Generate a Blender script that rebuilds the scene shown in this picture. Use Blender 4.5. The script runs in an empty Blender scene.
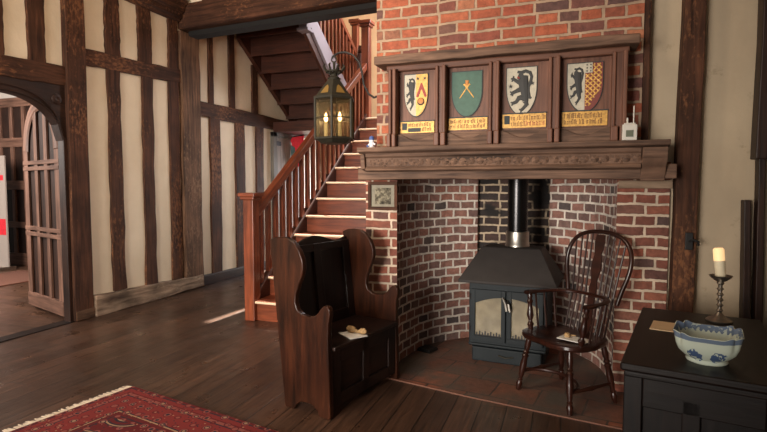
import bpy, bmesh, math, random
from mathutils import Vector, Matrix
R = math.radians
SC = bpy.context.scene
COL = SC.collection

# ------------------------------------------------------------------ camera
cam_d = bpy.data.cameras.new('camera'); cam = bpy.data.objects.new('camera', cam_d); COL.objects.link(cam)
cam_d.sensor_width = 36.0; cam_d.lens = 36.0 * 511.0 / 767.0; cam_d.clip_start = 0.05
cam.location = (0, 0, 1.3)
cam.rotation_euler = (R(90) - math.atan(30 / 511.0), 0, R(19.6))
SC.camera = cam

# ------------------------------------------------------------------ colour management, world, lights
SC.view_settings.view_transform = 'Standard'; SC.view_settings.look = 'None'
SC.view_settings.gamma = 1.0; SC.view_settings.use_curve_mapping = False
SC.view_settings.exposure = 0.0
SC.cycles.use_denoising = True
SC.cycles.max_bounces = 8
w = bpy.data.worlds.new('world'); SC.world = w; w.use_nodes = True
w.node_tree.nodes['Background'].inputs[0].default_value = (1.0, 0.93, 0.86, 1)
w.node_tree.nodes['Background'].inputs[1].default_value = 0.22


def area(name, loc, target, size, energy, color, sizey=None, spread=None):
    d = bpy.data.lights.new(name, 'AREA'); d.energy = energy; d.color = color; d.size = size
    if sizey: d.shape = 'RECTANGLE'; d.size_y = sizey
    if spread: d.spread = R(spread)
    o = bpy.data.objects.new(name, d); COL.objects.link(o); o.location = loc
    o.rotation_euler = (Vector(target) - Vector(loc)).to_track_quat('-Z', 'Y').to_euler()
    return o


sun_d = bpy.data.lights.new('sun', 'SUN'); sun_d.energy = 45.0; sun_d.color = (1.0, 0.93, 0.82); sun_d.angle = R(0.6)
sun = bpy.data.objects.new('sun', sun_d); COL.objects.link(sun); sun.location = (-2.4, 12, 6)
sun.rotation_euler = Vector((-0.075, -1.0, -0.82)).to_track_quat('-Z', 'Y').to_euler()
# added fill behind the camera and overhead; daylight of hall, passage, next room
area('fill_light_behind', (-2.4, -2.6, 1.3), (-2.3, 4.0, 1.2), 2.4, 108, (1.0, 0.93, 0.84), 1.5, 74)  # added area fill; no window is modelled behind the camera
area('upper_fill_light', (-2.0, 1.6, 3.3), (-2.6, 4.2, 2.0), 0.9, 46, (1.0, 0.83, 0.64))  # added warm fill to brighten the upper walls, no chandelier modelled
area('hall_window_light', (-1.5, 7.4, 4.2), (-3.4, 6.9, 3.0), 1.6, 150, (0.93, 0.95, 1.0), 1.4)
area('passage_window_light', (-3.7, 8.9, 1.3), (-3.9, 6.0, 1.0), 1.0, 55, (0.95, 0.95, 1.0), 1.3)
area('next_room_light', (-6.6, 2.2, 2.3), (-8.0, 5.4, 1.0), 1.5, 290, (1.0, 0.93, 0.86), 1.5)


# ------------------------------------------------------------------ materials
def mat(name):
    m = bpy.data.materials.new(name); m.use_nodes = True
    nt = m.node_tree; b = nt.nodes['Principled BSDF']
    return m, nt, b


def N(nt, t, **kw):
    n = nt.nodes.new(t)
    for k, v in kw.items():
        if k.startswith('_'): setattr(n, k[1:], v)
        else: n.inputs[k.replace('_', ' ')].default_value = v
    return n


def ramp(nt, stops, interp='LINEAR'):
    r = nt.nodes.new('ShaderNodeValToRGB'); r.color_ramp.interpolation = interp
    e = r.color_ramp.elements
    while len(e) < len(stops): e.new(0.5)
    for i, (p, c) in enumerate(stops):
        e[i].position = p; e[i].color = (c[0], c[1], c[2], 1)
    return r


def s(r, g=None, b=None):
    if g is None: g = b = r
    f = lambda c: (c / 255 / 12.92) if c <= 10 else ((c / 255 + 0.055) / 1.055) ** 2.4
    return (f(r), f(g), f(b))


def simple(name, col, rough=0.6, metal=0.0, emit=None, es=0.0, noise=0.0, nscale=20, bump=0.0, spec=None):
    m, nt, b = mat(name)
    b.inputs['Base Color'].default_value = (*col, 1); b.inputs['Roughness'].default_value = rough
    b.inputs['Metallic'].default_value = metal
    if spec is not None: b.inputs['Specular IOR Level'].default_value = spec
    if emit: b.inputs['Emission Color'].default_value = (*emit, 1); b.inputs['Emission Strength'].default_value = es
    if noise or bump:
        tc = N(nt, 'ShaderNodeTexCoord'); n = N(nt, 'ShaderNodeTexNoise', Scale=nscale, Detail=5)
        nt.links.new(tc.outputs['Object'], n.inputs['Vector'])
        r = ramp(nt, [(0.3, [c * (1 - noise) for c in col]), (0.7, [min(1, c * (1 + noise)) for c in col])])
        nt.links.new(n.outputs['Fac'], r.inputs['Fac']); nt.links.new(r.outputs['Color'], b.inputs['Base Color'])
        if bump:
            bp = N(nt, 'ShaderNodeBump', Strength=bump, Distance=0.01)
            nt.links.new(n.outputs['Fac'], bp.inputs['Height']); nt.links.new(bp.outputs['Normal'], b.inputs['Normal'])
    return m


def wood(name, dark, light, rough=0.55, gs=28, patch=0.35, bump=0.25, spec=0.4, cracks=True, scars=None):
    """grain runs along U of the UV map (metres)"""
    m, nt, b = mat(name); L = nt.links.new
    uv = N(nt, 'ShaderNodeUVMap'); mp = N(nt, 'ShaderNodeMapping'); mp.inputs['Scale'].default_value = (1.6, gs, 1)
    L(uv.outputs[0], mp.inputs[0])
    n1 = N(nt, 'ShaderNodeTexNoise', Scale=1.5, Detail=6, Roughness=0.6, Distortion=0.6); L(mp.outputs[0], n1.inputs['Vector'])
    n2 = N(nt, 'ShaderNodeTexNoise', Scale=3.2, Detail=3); L(uv.outputs[0], n2.inputs['Vector'])
    r1 = ramp(nt, [(0.28, dark), (0.72, light)]); L(n1.outputs['Fac'], r1.inputs['Fac'])
    r2 = ramp(nt, [(0.3, (1 - patch,) * 3), (0.7, (1 + patch,) * 3)]); L(n2.outputs['Fac'], r2.inputs['Fac'])
    mx = N(nt, 'ShaderNodeMix', _data_type='RGBA', _blend_type='MULTIPLY'); mx.inputs[0].default_value = 1
    L(r1.outputs[0], mx.inputs[6]); L(r2.outputs[0], mx.inputs[7])
    out = mx.outputs[2]
    if cracks:
        mp2 = N(nt, 'ShaderNodeMapping'); mp2.inputs['Scale'].default_value = (0.7, gs * 0.9, 1); L(uv.outputs[0], mp2.inputs[0])
        n3 = N(nt, 'ShaderNodeTexNoise', Scale=1.0, Detail=2); L(mp2.outputs[0], n3.inputs['Vector'])
        r3 = ramp(nt, [(0.30, (0.35,) * 3), (0.36, (1,) * 3)]); L(n3.outputs['Fac'], r3.inputs['Fac'])
        m3 = N(nt, 'ShaderNodeMix', _data_type='RGBA', _blend_type='MULTIPLY'); m3.inputs[0].default_value = 1
        L(out, m3.inputs[6]); L(r3.outputs[0], m3.inputs[7]); out = m3.outputs[2]
    if scars:
        mp4 = N(nt, 'ShaderNodeMapping'); mp4.inputs['Scale'].default_value = (11, 22, 1); L(uv.outputs[0], mp4.inputs[0])
        n4 = N(nt, 'ShaderNodeTexNoise', Scale=1.6, Detail=4, Roughness=0.65); L(mp4.outputs[0], n4.inputs['Vector'])
        n5 = N(nt, 'ShaderNodeTexNoise', Scale=1.1, Detail=2); L(uv.outputs[0], n5.inputs['Vector'])
        ml = N(nt, 'ShaderNodeMath', _operation='MULTIPLY'); L(n4.outputs['Fac'], ml.inputs[0]); L(n5.outputs['Fac'], ml.inputs[1])
        r4 = ramp(nt, [(0.30, (0, 0, 0)), (0.40, (0.55,) * 3)]); L(ml.outputs[0], r4.inputs['Fac'])
        m4 = N(nt, 'ShaderNodeMix', _data_type='RGBA'); L(r4.outputs[0], m4.inputs[0]); L(out, m4.inputs[6]); m4.inputs[7].default_value = (*scars, 1); out = m4.outputs[2]
    L(out, b.inputs['Base Color'])
    b.inputs['Roughness'].default_value = rough; b.inputs['Specular IOR Level'].default_value = spec
    bp = N(nt, 'ShaderNodeBump', Strength=bump, Distance=0.01); L(n1.outputs['Fac'], bp.inputs['Height']); L(bp.outputs[0], b.inputs['Normal'])
    return m


def plaster(name, a, c, stain=None):
    m, nt, b = mat(name); L = nt.links.new
    tc = N(nt, 'ShaderNodeTexCoord')
    n = N(nt, 'ShaderNodeTexNoise', Scale=1.7, Detail=6, Roughness=0.6); L(tc.outputs['Object'], n.inputs['Vector'])
    r = ramp(nt, [(0.3, a), (0.7, c)]); L(n.outputs['Fac'], r.inputs['Fac']); out = r.outputs[0]
    if stain:
        n2 = N(nt, 'ShaderNodeTexNoise', Scale=5.5, Detail=5, Roughness=0.7); L(tc.outputs['Object'], n2.inputs['Vector'])
        r2 = ramp(nt, [(0.62, (0, 0, 0)), (0.75, (0.6,) * 3)]); L(n2.outputs['Fac'], r2.inputs['Fac'])
        mx = N(nt, 'ShaderNodeMix', _data_type='RGBA'); L(r2.outputs[0], mx.inputs[0]); L(out, mx.inputs[6]); mx.inputs[7].default_value = (*stain, 1)
        out = mx.outputs[2]
    L(out, b.inputs['Base Color']); b.inputs['Roughness'].default_value = 0.9
    n3 = N(nt, 'ShaderNodeTexNoise', Scale=14, Detail=6); L(tc.outputs['Object'], n3.inputs['Vector'])
    bp = N(nt, 'ShaderNodeBump', Strength=0.35, Distance=0.015); L(n3.outputs['Fac'], bp.inputs['Height']); L(bp.outputs[0], b.inputs['Normal'])
    return m


def brick(name, palette, mortar, bw, rh, ms=0.011, squash=1.0, sqf=2, wob=0.012, rough=0.85, bump=0.8, soot=None):
    """UV in metres; per-brick grey value goes through the palette"""
    m, nt, b = mat(name); L = nt.links.new
    uv = N(nt, 'ShaderNodeUVMap')
    nz = N(nt, 'ShaderNodeTexNoise', Scale=6.0, Detail=2); L(uv.outputs[0], nz.inputs['Vector'])
    sub = N(nt, 'ShaderNodeVectorMath', _operation='SUBTRACT'); L(nz.outputs['Color'], sub.inputs[0]); sub.inputs[1].default_value = (0.5, 0.5, 0.5)
    scl = N(nt, 'ShaderNodeVectorMath', _operation='SCALE'); L(sub.outputs[0], scl.inputs[0]); scl.inputs['Scale'].default_value = wob * 2
    nzb = N(nt, 'ShaderNodeTexNoise', Scale=40.0, Detail=2); L(uv.outputs[0], nzb.inputs['Vector'])
    subb = N(nt, 'ShaderNodeVectorMath', _operation='SUBTRACT'); L(nzb.outputs['Color'], subb.inputs[0]); subb.inputs[1].default_value = (0.5, 0.5, 0.5)
    sclb = N(nt, 'ShaderNodeVectorMath', _operation='SCALE'); L(subb.outputs[0], sclb.inputs[0]); sclb.inputs['Scale'].default_value = 0.008
    a1 = N(nt, 'ShaderNodeVectorMath', _operation='ADD'); L(uv.outputs[0], a1.inputs[0]); L(scl.outputs[0], a1.inputs[1])
    a2 = N(nt, 'ShaderNodeVectorMath', _operation='ADD'); L(a1.outputs[0], a2.inputs[0]); L(sclb.outputs[0], a2.inputs[1])
    bt = N(nt, 'ShaderNodeTexBrick', _offset=0.5, _offset_frequency=2, _squash=squash, _squash_frequency=sqf)
    bt.inputs['Color1'].default_value = (0, 0, 0, 1); bt.inputs['Color2'].default_value = (1, 1, 1, 1); bt.inputs['Mortar'].default_value = (0, 0, 0, 1)
    bt.inputs['Scale'].default_value = 1; bt.inputs['Mortar Size'].default_value = ms; bt.inputs['Mortar Smooth'].default_value = 0.25
    bt.inputs['Bias'].default_value = 0; bt.inputs['Brick Width'].default_value = bw; bt.inputs['Row Height'].default_value = rh
    L(a2.outputs[0], bt.inputs['Vector'])
    r = ramp(nt, [(i / max(1, len(palette) - 1), c) for i, c in enumerate(palette)]); L(bt.outputs['Color'], r.inputs['Fac'])
    n2 = N(nt, 'ShaderNodeTexNoise', Scale=22, Detail=5, Roughness=0.7); L(uv.outputs[0], n2.inputs['Vector'])
    r2 = ramp(nt, [(0.3, (0.62,) * 3), (0.7, (1.25,) * 3)]); L(n2.outputs['Fac'], r2.inputs['Fac'])
    mx = N(nt, 'ShaderNodeMix', _data_type='RGBA', _blend_type='MULTIPLY'); mx.inputs[0].default_value = 1
    L(r.outputs[0], mx.inputs[6]); L(r2.outputs[0], mx.inputs[7])
    n4 = N(nt, 'ShaderNodeTexNoise', Scale=9, Detail=4); L(uv.outputs[0], n4.inputs['Vector'])
    rm = ramp(nt, [(0.3, [c * 0.7 for c in mortar]), (0.7, [min(1, c * 1.15) for c in mortar])]); L(n4.outputs['Fac'], rm.inputs['Fac'])
    mm = N(nt, 'ShaderNodeMix', _data_type='RGBA'); L(bt.outputs['Fac'], mm.inputs[0]); L(mx.outputs[2], mm.inputs[6]); L(rm.outputs[0], mm.inputs[7])
    out = mm.outputs[2]
    if soot:
        n5 = N(nt, 'ShaderNodeTexNoise', Scale=2.6, Detail=4, Roughness=0.65); L(uv.outputs[0], n5.inputs['Vector'])
        r5 = ramp(nt, [(soot[0], (0, 0, 0)), (soot[1], (1, 1, 1))]); L(n5.outputs['Fac'], r5.inputs['Fac'])
        m5 = N(nt, 'ShaderNodeMix', _data_type='RGBA'); L(r5.outputs[0], m5.inputs[0]); L(out, m5.inputs[6]); m5.inputs[7].default_value = (*soot[2], 1)
        out = m5.outputs[2]
    L(out, b.inputs['Base Color']); b.inputs['Roughness'].default_value = rough
    inv = N(nt, 'ShaderNodeMath', _operation='MULTIPLY_ADD'); L(bt.outputs['Fac'], inv.inputs[0]); inv.inputs[1].default_value = -1; L(n2.outputs['Fac'], inv.inputs[2])
    bp = N(nt, 'ShaderNodeBump', Strength=bump, Distance=0.012); L(inv.outputs[0], bp.inputs['Height']); L(bp.outputs[0], b.inputs['Normal'])
    return m


M = {}
M['oak_beam'] = wood('weathered_oak', s(40, 23, 16), s(90, 57, 40), 0.75, 22, 0.4, 0.6, 0.25, True, s(150, 100, 66))
M['oak_post'] = wood('weathered_oak_post', s(56, 38, 28), s(124, 92, 70), 0.8, 22, 0.4, 0.6, 0.25, True, s(160, 126, 98))
M['oak_pale'] = wood('pale_old_oak', s(84, 66, 54), s(160, 136, 114), 0.85, 12, 0.5, 0.8, 0.2, True, s(206, 190, 170))
M['oak_dark'] = wood('dark_oak', s(22, 13, 10), s(58, 36, 27), 0.5, 26, 0.35, 0.25)
M['oak_black'] = wood('black_oak', s(9, 5, 4), s(27, 16, 12), 0.45, 26, 0.3, 0.12, 0.3)
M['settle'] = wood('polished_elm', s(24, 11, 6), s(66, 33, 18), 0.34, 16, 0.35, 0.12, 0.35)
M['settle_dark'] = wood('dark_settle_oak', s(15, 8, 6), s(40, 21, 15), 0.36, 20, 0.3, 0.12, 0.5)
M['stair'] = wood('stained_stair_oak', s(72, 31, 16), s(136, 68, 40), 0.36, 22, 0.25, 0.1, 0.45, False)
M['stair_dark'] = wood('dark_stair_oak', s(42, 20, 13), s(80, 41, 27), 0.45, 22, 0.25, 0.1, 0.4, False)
M['panel'] = wood('panel_oak', s(84, 52, 39), s(126, 83, 63), 0.5, 26, 0.2, 0.1, 0.35, False)
M['mantel'] = wood('mantel_oak', s(64, 46, 37), s(132, 101, 82), 0.7, 26, 0.35, 0.5, 0.3)
M['door_oak'] = wood('door_oak', s(70, 46, 36), s(130, 96, 80), 0.5, 20, 0.25, 0.15)
M['chair'] = wood('windsor_yew', s(24, 11, 8), s(62, 30, 20), 0.28, 20, 0.3, 0.06, 0.55, False)
M['plaster'] = plaster('lime_plaster', s(222, 203, 176), s(238, 221, 196))
M['plaster_right'] = plaster('aged_plaster', s(184, 164, 138), s(200, 180, 152), s(120, 100, 72))
M['plaster_hall'] = plaster('hall_plaster', s(214, 178, 136), s(226, 192, 150))
M['white_wall'] = plaster('white_wall', s(200, 190, 180), s(214, 204, 196))
M['brick_up'] = brick('chimney_brick', [s(92, 70, 66), s(150, 80, 57), s(166, 88, 61), s(174, 100, 70), s(154, 78, 57), s(88, 68, 65), s(180, 114, 82)], s(172, 144, 120), 0.205, 0.072, 0.0095, 0.62, 2)
M['brick_pier'] = brick('pier_brick', [s(82, 62, 58), s(128, 72, 57), s(142, 80, 61), s(112, 68, 57), s(150, 90, 70), s(84, 74, 70)], s(204, 182, 160), 0.205, 0.066, 0.009, 0.6, 2)
M['brick_niche'] = brick('niche_brick', [s(98, 86, 82), s(150, 106, 93), s(168, 114, 97), s(128, 104, 97), s(174, 120, 104), s(142, 104, 95), s(84, 78, 77)], s(236, 222, 208), 0.134, 0.069, 0.0095, 1.0, 2, 0.014)
M['brick_soot'] = brick('sooty_brick', [s(38, 32, 30), s(66, 50, 46), s(50, 42, 40), s(82, 58, 50), s(34, 30, 30)], s(190, 168, 142), 0.19, 0.069, 0.009, 0.7, 2, 0.012, 0.85, 0.8, (0.5, 0.6, s(30, 25, 23)))
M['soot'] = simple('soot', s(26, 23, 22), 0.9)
M['iron'] = simple('black_iron', s(34, 32, 32), 0.5, 0.3)
M['stove'] = simple('stove_iron', s(34, 39, 42), 0.55, 0.0, spec=.22, noise=0.12, nscale=14, bump=0.05)
M['stove_hood'] = simple('stove_hood_iron', s(52, 47, 45), 0.6, 0.0, spec=.2, noise=0.1, nscale=10, bump=0.05)
M['steel'] = simple('bright_steel', s(160, 154, 146), 0.34, 1.0, noise=0.15, nscale=30)
M['flue'] = simple('black_flue', s(46, 45, 46), 0.24, 0.9)
M['pewter'] = simple('pewter', s(150, 142, 132), 0.32, 0.9, noise=0.15, nscale=40)
M['brass_dark'] = simple('tarnished_brass', s(46, 42, 32), 0.6, 0.4, noise=0.25, nscale=30)
M['brass'] = simple('brass', s(170, 130, 60), 0.35, 0.9)
M['paper'] = simple('white_paper', s(226, 222, 214), 0.8)
M['tan_paper'] = simple('tan_paper', s(206, 176, 138), 0.8)
M['dried'] = simple('dried_seed', s(178, 144, 100), 0.9, noise=0.3, nscale=90, bump=0.4)
M['plastic'] = simple('white_plastic', s(206, 200, 190), 0.5)
M['lcd'] = simple('lcd', s(104, 108, 92), 0.3)
M['wax'] = simple('ivory_wax', s(236, 222, 190), 0.5)
M['white_paint'] = simple('white_paint', s(226, 222, 226), 0.6)
M['string_lit'] = simple('lit_mauve', s(140, 128, 134), 0.6)  # window light on the string board, put into its pale colour
M['pale_nosing'] = simple('pale_nosing_edge', s(226, 196, 164), 0.5)  # pale strip along the front edge of each tread
M['red_cloth'] = simple('red_cloth', s(196, 32, 46), 0.8, noise=0.15, nscale=30)
M['green_cloth'] = simple('blue_green_cloth', s(70, 92, 92), 0.85)
M['grey_paint'] = wood('grey_paint', s(120, 110, 102), s(164, 152, 142), 0.7, 14, 0.15, 0.1, 0.3, False)
M['grey_frame'] = wood('grey_frame', s(96, 92, 86), s(122, 116, 108), 0.7, 14, 0.15, 0.1, 0.3, False)
M['gold'] = simple('gold_leaf', s(198, 150, 74), 0.45, 0.25, noise=0.25, nscale=60, bump=0.1)
M['silver'] = simple('silver_field', s(188, 178, 158), 0.6, 0.0, noise=0.12, nscale=60)
M['black_paint'] = simple('black_paint', s(46, 44, 42), 0.6)
M['green_paint'] = simple('green_paint', s(58, 92, 76), 0.55, noise=0.12, nscale=40)
M['red_paint'] = simple('red_paint', s(150, 44, 32), 0.55)
M['darkred_paint'] = simple('dark_red_paint', s(118, 50, 40), 0.55)
M['orange_paint'] = simple('orange_paint', s(190, 120, 50), 0.55)
M['blue_paint'] = simple('blue_paint', s(70, 92, 150), 0.5)
M['ink'] = simple('faded_ink', s(104, 66, 42), 0.7)
M['bulb'] = simple('lamp_flame', s(255, 210, 140), 0.4, 0, (1.0, 0.74, 0.42), 14.0)
M['candle_glow'] = simple('lit_wax', s(250, 220, 170), 0.5, 0, (1.0, 0.60, 0.28), 0.75)
M['cord'] = simple('dark_rope', s(50, 46, 42), 0.8)


def glassm(name, col, alpha, rough=0.15):
    m, nt, b = mat(name); L = nt.links.new
    tr = N(nt, 'ShaderNodeBsdfTransparent'); tr.inputs[0].default_value = (*col, 1)
    gl = N(nt, 'ShaderNodeBsdfGlossy'); gl.inputs['Roughness'].default_value = rough
    df = N(nt, 'ShaderNodeBsdfTranslucent'); df.inputs[0].default_value = (*col, 1)
    m1 = N(nt, 'ShaderNodeMixShader'); m1.inputs[0].default_value = alpha; L(tr.outputs[0], m1.inputs[1]); L(df.outputs[0], m1.inputs[2])
    m2 = N(nt, 'ShaderNodeMixShader'); m2.inputs[0].default_value = 0.08; L(m1.outputs[0], m2.inputs[1]); L(gl.outputs[0], m2.inputs[2])
    L(m2.outputs[0], nt.nodes['Material Output'].inputs[0])
    return m


M['lantern_glass'] = glassm('old_glass', s(226, 214, 184), 0.2)
M['stove_glass'] = simple('smoked_stove_glass', s(124, 112, 88), 0.25, noise=0.3, nscale=9)


def floor_mat(name, row, length, cols, gap, rough, vertical=True):
    m, nt, b = mat(name); L = nt.links.new
    uv = N(nt, 'ShaderNodeUVMap')
    bt = N(nt, 'ShaderNodeTexBrick', _offset=0.37, _offset_frequency=2, _squash=1.3, _squash_frequency=3)
    bt.inputs['Color1'].default_value = (0, 0, 0, 1); bt.inputs['Color2'].default_value = (1, 1, 1, 1); bt.inputs['Mortar'].default_value = (0.5, 0.5, 0.5, 1)
    bt.inputs['Scale'].default_value = 1; bt.inputs['Mortar Size'].default_value = 0.004; bt.inputs['Mortar Smooth'].default_value = 0.4
    bt.inputs['Brick Width'].default_value = length; bt.inputs['Row Height'].default_value = row
    L(uv.outputs[0], bt.inputs['Vector'])
    mp = N(nt, 'ShaderNodeMapping'); mp.inputs['Scale'].default_value = (1.4, 26, 1); L(uv.outputs[0], mp.inputs[0])
    n1 = N(nt, 'ShaderNodeTexNoise', Scale=1.5, Detail=6, Roughness=0.6, Distortion=0.5); L(mp.outputs[0], n1.inputs['Vector'])
    r1 = ramp(nt, [(0.25, cols[0]), (0.75, cols[1])]); L(n1.outputs['Fac'], r1.inputs['Fac'])
    r2 = ramp(nt, [(0, (0.72,) * 3), (1, (1.25,) * 3)]); L(bt.outputs['Color'], r2.inputs['Fac'])
    mx = N(nt, 'ShaderNodeMix', _data_type='RGBA', _blend_type='MULTIPLY'); mx.inputs[0].default_value = 1; L(r1.outputs[0], mx.inputs[6]); L(r2.outputs[0], mx.inputs[7])
    mm = N(nt, 'ShaderNodeMix', _data_type='RGBA'); L(bt.outputs['Fac'], mm.inputs[0]); L(mx.outputs[2], mm.inputs[6]); mm.inputs[7].default_value = (*gap, 1)
    L(mm.outputs[2], b.inputs['Base Color'])
    n3 = N(nt, 'ShaderNodeTexNoise', Scale=5, Detail=4); L(uv.outputs[0], n3.inputs['Vector'])
    r3 = ramp(nt, [(0.3, (rough - 0.08,) * 3), (0.7, (rough + 0.12,) * 3)]); L(n3.outputs['Fac'], r3.inputs['Fac']); L(r3.outputs[0], b.inputs['Roughness'])
    hh = N(nt, 'ShaderNodeMath', _operation='MULTIPLY_ADD'); L(bt.outputs['Fac'], hh.inputs[0]); hh.inputs[1].default_value = -1.5; L(n1.outputs['Fac'], hh.inputs[2])
    bp = N(nt, 'ShaderNodeBump', Strength=0.3, Distance=0.008); L(hh.outputs[0], bp.inputs['Height']); L(bp.outputs[0], b.inputs['Normal'])
    return m


M['floor'] = floor_mat('oak_floorboards', 0.15, 2.3, (s(40, 27, 20), s(94, 66, 50)), s(12, 8, 6), 0.33)
M['tile'] = brick('hearth_tiles', [s(82, 62, 54), s(130, 82, 62), s(106, 72, 60), s(148, 88, 65), s(90, 72, 64)], s(66, 54, 48), 0.27, 0.25, 0.007, 1.0, 2, 0.006, 0.6, 0.35, (0.40, 0.60, s(88, 78, 70)))


def rug_mat():
    m, nt, b = mat('persian_rug'); L = nt.links.new
    uv = N(nt, 'ShaderNodeUVMap'); sep = N(nt, 'ShaderNodeSeparateXYZ'); L(uv.outputs[0], sep.inputs[0])
    LX, LY = 2.6, 1.5

    def mth(op, a, bb=None, c=None):
        n = N(nt, 'ShaderNodeMath', _operation=op)
        for i, x in enumerate((a, bb, c)):
            if x is None: continue
            if isinstance(x, (int, float)): n.inputs[i].default_value = x
            else: L(x, n.inputs[i])
        return n.outputs[0]
    u, v = sep.outputs[0], sep.outputs[1]
    d = mth('MINIMUM', mth('MINIMUM', u, mth('SUBTRACT', LX, u)), mth('MINIMUM', v, mth('SUBTRACT', LY, v)))
    red, dred, navy, tan, pink = s(120, 48, 46), s(94, 36, 37), s(50, 44, 52), s(156, 124, 96), s(134, 76, 68)
    bands = ramp(nt, [(0, dred), (0.03, navy), (0.045, red), (0.10, dred), (0.115, pink), (0.155, navy), (0.17, red), (0.40, navy), (0.415, tan), (0.43, dred), (0.48, navy), (0.495, dred)], 'CONSTANT')
    L(mth('MULTIPLY', d, 1.6), bands.inputs['Fac'])
    # woven floral motifs
    vo = N(nt, 'ShaderNodeTexVoronoi', Scale=13, Randomness=0.3); L(uv.outputs[0], vo.inputs['Vector'])
    mo = ramp(nt, [(0, tan), (0.13, navy), (0.2, pink), (0.30, dred), (0.38, red)], 'CONSTANT'); L(vo.outputs['Distance'], mo.inputs['Fac'])
    mk = ramp(nt, [(0, (1, 1, 1)), (0.36, (0, 0, 0))], 'CONSTANT'); L(vo.outputs['Distance'], mk.inputs['Fac'])
    m1 = N(nt, 'ShaderNodeMix', _data_type='RGBA'); L(mk.outputs[0], m1.inputs[0]); L(bands.outputs[0], m1.inputs[6]); L(mo.outputs[0], m1.inputs[7])
    # large oval ornaments
    mp = N(nt, 'ShaderNodeMapping'); mp.inputs['Scale'].default_value = (2.6, 3.4, 1); L(uv.outputs[0], mp.inputs[0])
    v2 = N(nt, 'ShaderNodeTexVoronoi', Scale=1.0, Randomness=0.0); L(mp.outputs[0], v2.inputs['Vector'])
    o2 = ramp(nt, [(0, dred), (0.10, tan), (0.15, navy), (0.2, dred), (0.27, navy), (0.31, tan), (0.34, navy), (0.37, red)], 'CONSTANT'); L(v2.outputs['Distance'], o2.inputs['Fac'])
    k2 = mth('MULTIPLY', mth('LESS_THAN', v2.outputs['Distance'], 0.37), mth('GREATER_THAN', d, 0.33))
    m2 = N(nt, 'ShaderNodeMix', _data_type='RGBA'); L(k2, m2.inputs[0]); L(m1.outputs[2], m2.inputs[6]); L(o2.outputs[0], m2.inputs[7])
    # small knots
    v3 = N(nt, 'ShaderNodeTexVoronoi', Scale=42, Randomness=0.7); L(uv.outputs[0], v3.inputs['Vector'])
    r3 = ramp(nt, [(0, (1, 1, 1)), (0.22, (0, 0, 0))], 'CONSTANT'); L(v3.outputs['Distance'], r3.inputs['Fac'])
    c3 = ramp(nt, [(0, navy), (0.45, tan), (0.6, navy), (0.8, pink)], 'CONSTANT'); L(v3.outputs['Color'], c3.inputs['Fac'])
    m3 = N(nt, 'ShaderNodeMix', _data_type='RGBA'); k3 = mth('MULTIPLY', r3.outputs[0], mth('GREATER_THAN', d, 0.035)); L(k3, m3.inputs[0]); L(m2.outputs[2], m3.inputs[6]); L(c3.outputs[0], m3.inputs[7])
    L(m3.outputs[2], b.inputs['Base Color']); b.inputs['Roughness'].default_value = 0.95
    b.inputs['Specular IOR Level'].default_value = 0.1
    n = N(nt, 'ShaderNodeTexNoise', Scale=260, Detail=2); L(uv.outputs[0], n.inputs['Vector'])
    bp = N(nt, 'ShaderNodeBump', Strength=0.4, Distance=0.004); L(n.outputs['Fac'], bp.inputs['Height']); L(bp.outputs[0], b.inputs['Normal'])
    return m


M['rug'] = rug_mat()
M['fringe'] = simple('cotton_fringe', s(206, 188, 166), 0.95, noise=0.2, nscale=60, bump=0.4)


def china_mat():
    """blue transfer decoration on white china; UV: u around (0-4, one per side), v 0-1 outside, 1-2 inside"""
    m, nt, b = mat('blue_white_china'); L = nt.links.new
    uv = N(nt, 'ShaderNodeUVMap'); sep = N(nt, 'ShaderNodeSeparateXYZ'); L(uv.outputs[0], sep.inputs[0])
    tc = N(nt, 'ShaderNodeTexCoord')

    def mth(op, a, bb=None, c=None):
        n = N(nt, 'ShaderNodeMath', _operation=op)
        for i, x in enumerate((a, bb, c)):
            if x is None: continue
            if isinstance(x, (int, float)): n.inputs[i].default_value = x
            else: L(x, n.inputs[i])
        return n.outputs[0]
    u, v = sep.outputs[0], sep.outputs[1]
    vo = N(nt, 'ShaderNodeTexVoronoi', Scale=70, Randomness=1); L(tc.outputs['Object'], vo.inputs['Vector'])
    nz = N(nt, 'ShaderNodeTexNoise', Scale=55, Detail=4); L(tc.outputs['Object'], nz.inputs['Vector'])
    speck = mth('GREATER_THAN', mth('ADD', nz.outputs['Fac'], mth('MULTIPLY', vo.outputs['Distance'], 0.25)), 0.54)
    # outside sprays: two clumps per side, half way up
    fu = mth('FRACT', mth('MULTIPLY', u, 2)); du = mth('SUBTRACT', fu, 0.5); dv = mth('SUBTRACT', v, 0.45)
    rad = mth('SQRT', mth('ADD', mth('MULTIPLY', mth('MULTIPLY', du, du), 0.9), mth('MULTIPLY', mth('MULTIPLY', dv, dv), 2.2)))
    clump = mth('MULTIPLY', mth('LESS_THAN', mth('ADD', rad, mth('MULTIPLY', nz.outputs['Fac'], 0.35)), 0.47), mth('GREATER_THAN', nz.outputs['Fac'], 0.40))
    rimo = mth('MULTIPLY', mth('GREATER_THAN', v, 0.9), mth('LESS_THAN', v, 0.99))
    rimi = mth('MULTIPLY', mth('GREATER_THAN', v, 1.03), mth('LESS_THAN', mth('ADD', v, mth('MULTIPLY', mth('SINE', mth('MULTIPLY', u, 60)), 0.03)), 1.20))
    mask = mth('MINIMUM', 1, mth('ADD', mth('ADD', clump, mth('MULTIPLY', rimo, 0.85)), mth('MULTIPLY', rimi, mth('MAXIMUM', 0.3, mth('MULTIPLY', speck, 0.9)))))
    mx = N(nt, 'ShaderNodeMix', _data_type='RGBA'); L(mask, mx.inputs[0]); mx.inputs[6].default_value = (*s(192, 200, 184), 1); mx.inputs[7].default_value = (*s(74, 92, 124), 1)
    L(mx.outputs[2], b.inputs['Base Color']); b.inputs['Roughness'].default_value = 0.12; b.inputs['Specular IOR Level'].default_value = 0.6
    return m


M['china'] = china_mat()


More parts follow.
